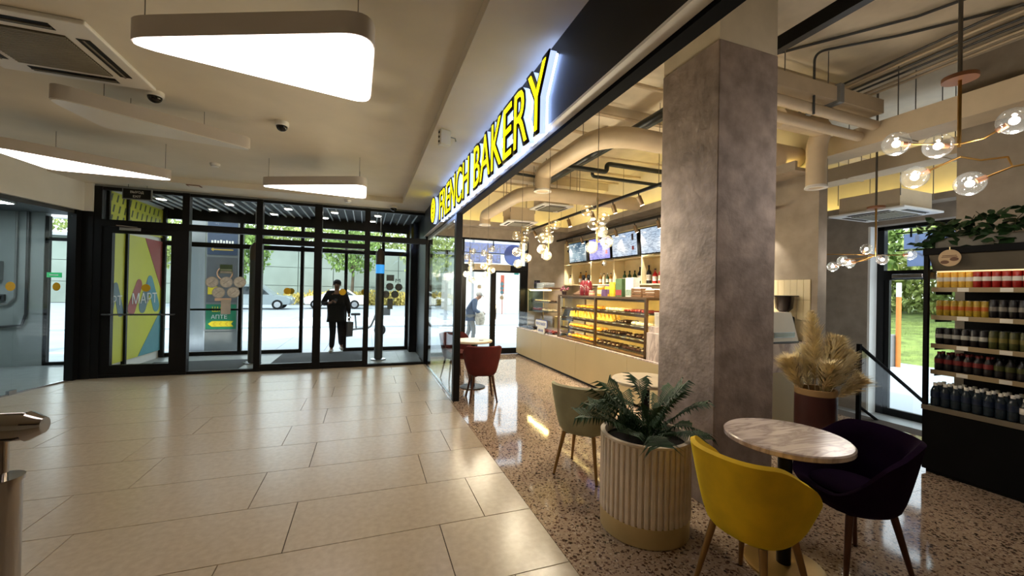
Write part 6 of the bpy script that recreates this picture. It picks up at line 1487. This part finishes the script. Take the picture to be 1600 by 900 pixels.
# ------------------------------------------------------------------ people
def skin_mesh(name, V, E_, R, sub=2, root=0):
    me = bpy.data.meshes.new(name); me.from_pydata(V, E_, []); o = bpy.data.objects.new(name, me); COL.objects.link(o)
    sk = o.modifiers.new('skin', 'SKIN'); sk.use_smooth_shade = True
    for i, v in enumerate(me.skin_vertices[0].data):
        rr_ = R[i] if isinstance(R[i], tuple) else (R[i], R[i]); v.radius = rr_; v.use_root = (i == root)
    sb_ = o.modifiers.new('sub', 'SUBSURF'); sb_.levels = sub; sb_.render_levels = sub
    dg = bpy.context.evaluated_depsgraph_get(); dg.update()
    out = bpy.data.meshes.new_from_object(o.evaluated_get(dg)); bpy.data.objects.remove(o); bpy.data.meshes.remove(me); return out
def person(label, loc, rz, J, top_m, leg_m, shoe_m, hair_m, coat_len=.0):
    t = thing('person', label, 'person', loc, rz)
    skin = mat('skin', (150, 112, 90), .6, var=.08)
    J = dict(J); hem = Vector(J['pelvis'])+Vector((0, 0, -.16))
    names = list(J); idx = {n: i for i, n in enumerate(names)}
    edges = [('pelvis', 'waist'), ('waist', 'chest'), ('chest', 'neck'), ('neck', 'jaw'), ('jaw', 'head'), ('head', 'crown')]
    for s in 'lr':
        edges += [('chest', 'sho'+s), ('sho'+s, 'elb'+s), ('elb'+s, 'wri'+s), ('wri'+s, 'han'+s), ('pelvis', 'hip'+s), ('hip'+s, 'kne'+s), ('kne'+s, 'ank'+s), ('ank'+s, 'toe'+s)]
    rad = dict(pelvis=(.13, .10), waist=(.12, .095), chest=(.145, .10), neck=.052, jaw=(.062, .07), head=(.078, .09), crown=(.055, .06))
    for s in 'lr': rad.update({'sho'+s: .058, 'elb'+s: .042, 'wri'+s: .028, 'han'+s: .03, 'hip'+s: .085, 'kne'+s: .058, 'ank'+s: .038, 'toe'+s: .032})
    body = link('body', skin_mesh('body', [J[n] for n in names], [(idx[a], idx[b]) for a, b in edges], [rad[n] for n in names]), skin, t, True)
    J['hem'] = hem; rad['hem'] = (.15, .12)
    def garment(nm, m, es, grow, extra=None):
        used = []
        for a, b in es:
            for n in (a, b):
                if n not in used: used.append(n)
        ii = {n: i for i, n in enumerate(used)}; rr_ = []
        for n in used:
            q = rad[n] if isinstance(rad[n], tuple) else (rad[n], rad[n]); g = (extra or {}).get(n, grow); rr_.append((q[0]+g, q[1]+g))
        return link(nm, skin_mesh(nm, [J[n] for n in used], [(ii[a], ii[b]) for a, b in es], rr_), m, t, True)
    e1 = [('pelvis', 'hem'), ('pelvis', 'waist'), ('waist', 'chest')]+[(a+s, b+s) for s in 'lr' for a, b in (('sho', 'elb'), ('elb', 'wri'))]+[('chest', 'shol'), ('chest', 'shor')]
    garment('jacket', top_m, e1, .025, {'hem': .03+coat_len, 'pelvis': .05+coat_len, 'waist': .04+coat_len*.6, 'wril': .012, 'wrir': .012})
    e2 = [('pelvis', 'hipl'), ('pelvis', 'hipr')]+[(a+s, b+s) for s in 'lr' for a, b in (('hip', 'kne'), ('kne', 'ank'))]
    garment('trousers', leg_m, e2, .018, {'ankl': .022, 'ankr': .022})
    for s in 'lr':
        a, b = Vector(J['ank'+s]), Vector(J['toe'+s]); a2 = a+(a-b).normalized()*.05; a2.z = b.z+.01
        link('shoe', skin_mesh('shoe', [a2, (a+b)/2+Vector((0, 0, -.02)), b+(b-a).normalized()*.03], [(0, 1), (1, 2)], [.046, .05, .04]), shoe_m, t, True)
        h = Vector(J['han'+s]); w = Vector(J['wri'+s]); d = (h-w).normalized(); sd_ = d.cross(Vector((0, 1, .2))).normalized()
        for k in range(4):
            p0 = h+d*.02+sd_*(.014*(k-1.5)); p1 = p0+d*(.045-.006*abs(k-1.5)); p2 = p1+d*.028+Vector((0, -.015, -.012)); MB().tube([p0, p1, p2], [.009, .0085, .006], 6).build('finger', skin, body, True)
        MB().tube([h-d*.01+sd_*.025, h+d*.02+sd_*.045, h+d*.045+sd_*.045], [.011, .010, .007], 6).build('thumb', skin, body, True)
    hd = Vector(J['head']); f = (Vector(J['toel'])-Vector(J['ankl'])); f.z = 0; f.normalize(); sdv = f.cross(Vector((0, 0, 1)))
    MB().tube([hd+f*.085+Vector((0, 0, .0)), hd+f*.112+Vector((0, 0, -.03)), hd+f*.088+Vector((0, 0, -.04))], [.008, .014, .012], 6).build('nose', skin, body, True)
    for s in (-1, 1):
        MB().sphere(hd+sdv*s*.085+Vector((0, 0, -.01)), .026, 8, 6, (.5, .8, 1.2)).build('ear', skin, body, True); MB().sphere(hd+f*.082+sdv*s*.034+Vector((0, 0, .008)), .012, 8, 6).build('eye', M_BLACK, body, True)
    MB().tube([hd+f*.086+sdv*-.024+Vector((0, 0, -.065)), hd+f*.09+Vector((0, 0, -.066)), hd+f*.086+sdv*.024+Vector((0, 0, -.065))], .006, 5).build('mouth', mat('lips', (120, 70, 64), .5), body)
    c = Vector(J['crown']); MB().sphere(hd-f*.018+Vector((0, 0, .035)), .094, 16, 10, (.98, .98, .92)).build('hair', hair_m, t, True)
    return t
M_BKCL = mat('black_cloth', (16, 16, 18), .9, var=.2); M_BKTR = mat('charcoal_cloth', (26, 26, 30), .9, var=.2); M_SHOE = mat('white_shoe', (200, 198, 192), .6); M_HAIR = mat('dark_hair', (20, 16, 14), .7)
J1 = dict(pelvis=(0, 0, .92), waist=(0, 0, 1.08), chest=(0, -.01, 1.30), neck=(0, -.01, 1.46), jaw=(0, -.03, 1.54), head=(0, -.03, 1.61), crown=(0, -.02, 1.68),
          shol=(-.18, 0, 1.40), elbl=(-.30, .02, 1.14), wril=(-.16, -.19, 1.17), hanl=(-.09, -.22, 1.19), shor=(.18, 0, 1.40), elbr=(.26, .03, 1.12), wrir=(.28, -.04, .90), hanr=(.28, -.05, .83),
          hipl=(-.085, 0, .86), knel=(-.07, -.10, .48), ankl=(-.09, -.06, .09), toel=(-.11, -.20, .04), hipr=(.085, 0, .86), kner=(.10, .03, .48), ankr=(.12, .16, .13), toer=(.14, .03, .06))
person('person in black jacket and trousers walking in and holding a phone', (-.66, 10.42, 0), .05, J1, M_BKCL, M_BKTR, M_SHOE, M_HAIR, .03)
tag(MB().bbox(-.035, .035, -.006, .006, 0, .14, .004).build('phone', M_DGREY, loc=(-.705, 10.17, 1.17), rot=(-.6, .5, 0)), 'dark phone in the hand of the walking person', 'phone')
hbg = thing('shopping_bag', 'grey shopping bag in the hand of the walking person', 'bag', (-.36, 10.36, .38), .2); MB().prism([(-.05, 0), (.05, 0), (.065, .34), (-.065, .34)], 'y', -.13, .13).build('sack', mat('bag_grey', (120, 120, 122), .7, var=.15), hbg); MB().tube([(0, -.07, .34), (0, -.03, .44), (0, .03, .44), (0, .07, .34)], .007, 6).build('handle', M_DGREY, hbg)
J2 = {k: Vector(v) for k, v in J1.items()}
J2.update(chest=Vector((0, -.10, 1.26)), neck=Vector((0, -.17, 1.40)), jaw=Vector((0, -.24, 1.44)), head=Vector((0, -.26, 1.50)), crown=Vector((0, -.25, 1.57)), shol=Vector((-.18, -.12, 1.35)), shor=Vector((.18, -.12, 1.35)), elbl=Vector((-.24, -.10, 1.08)), elbr=Vector((.24, -.10, 1.08)), wril=Vector((-.16, -.28, .98)), wrir=Vector((.16, -.28, .98)), hanl=Vector((-.12, -.34, .97)), hanr=Vector((.12, -.34, .97)))
person('stooping person in a blue grey shirt outside the bakery door', (2.93, 11.6, GZ), 1.35, J2, mat('blue_grey_shirt', (92, 104, 126), .8, var=.1), mat('grey_trousers', (140, 142, 142), .8), M_DGREY, mat('grey_hair', (150, 146, 140), .7))
sk_ = thing('white_sack', 'pale patterned sack carried by the stooping person', 'bag', (3.17, 11.42, GZ+.62)); MB().lathe([(.0001, 0), (.12, .02), (.16, .18), (.12, .36), (.05, .40)], 0, 0, 16).build('sack', mat('pale_sack', (196, 188, 172), .8, var=.35, scale=16), sk_, True); MB().tube([(0, -.03, .38), (0, 0, .46), (0, .03, .38)], .01, 6).build('handle', M_WHITE, sk_)
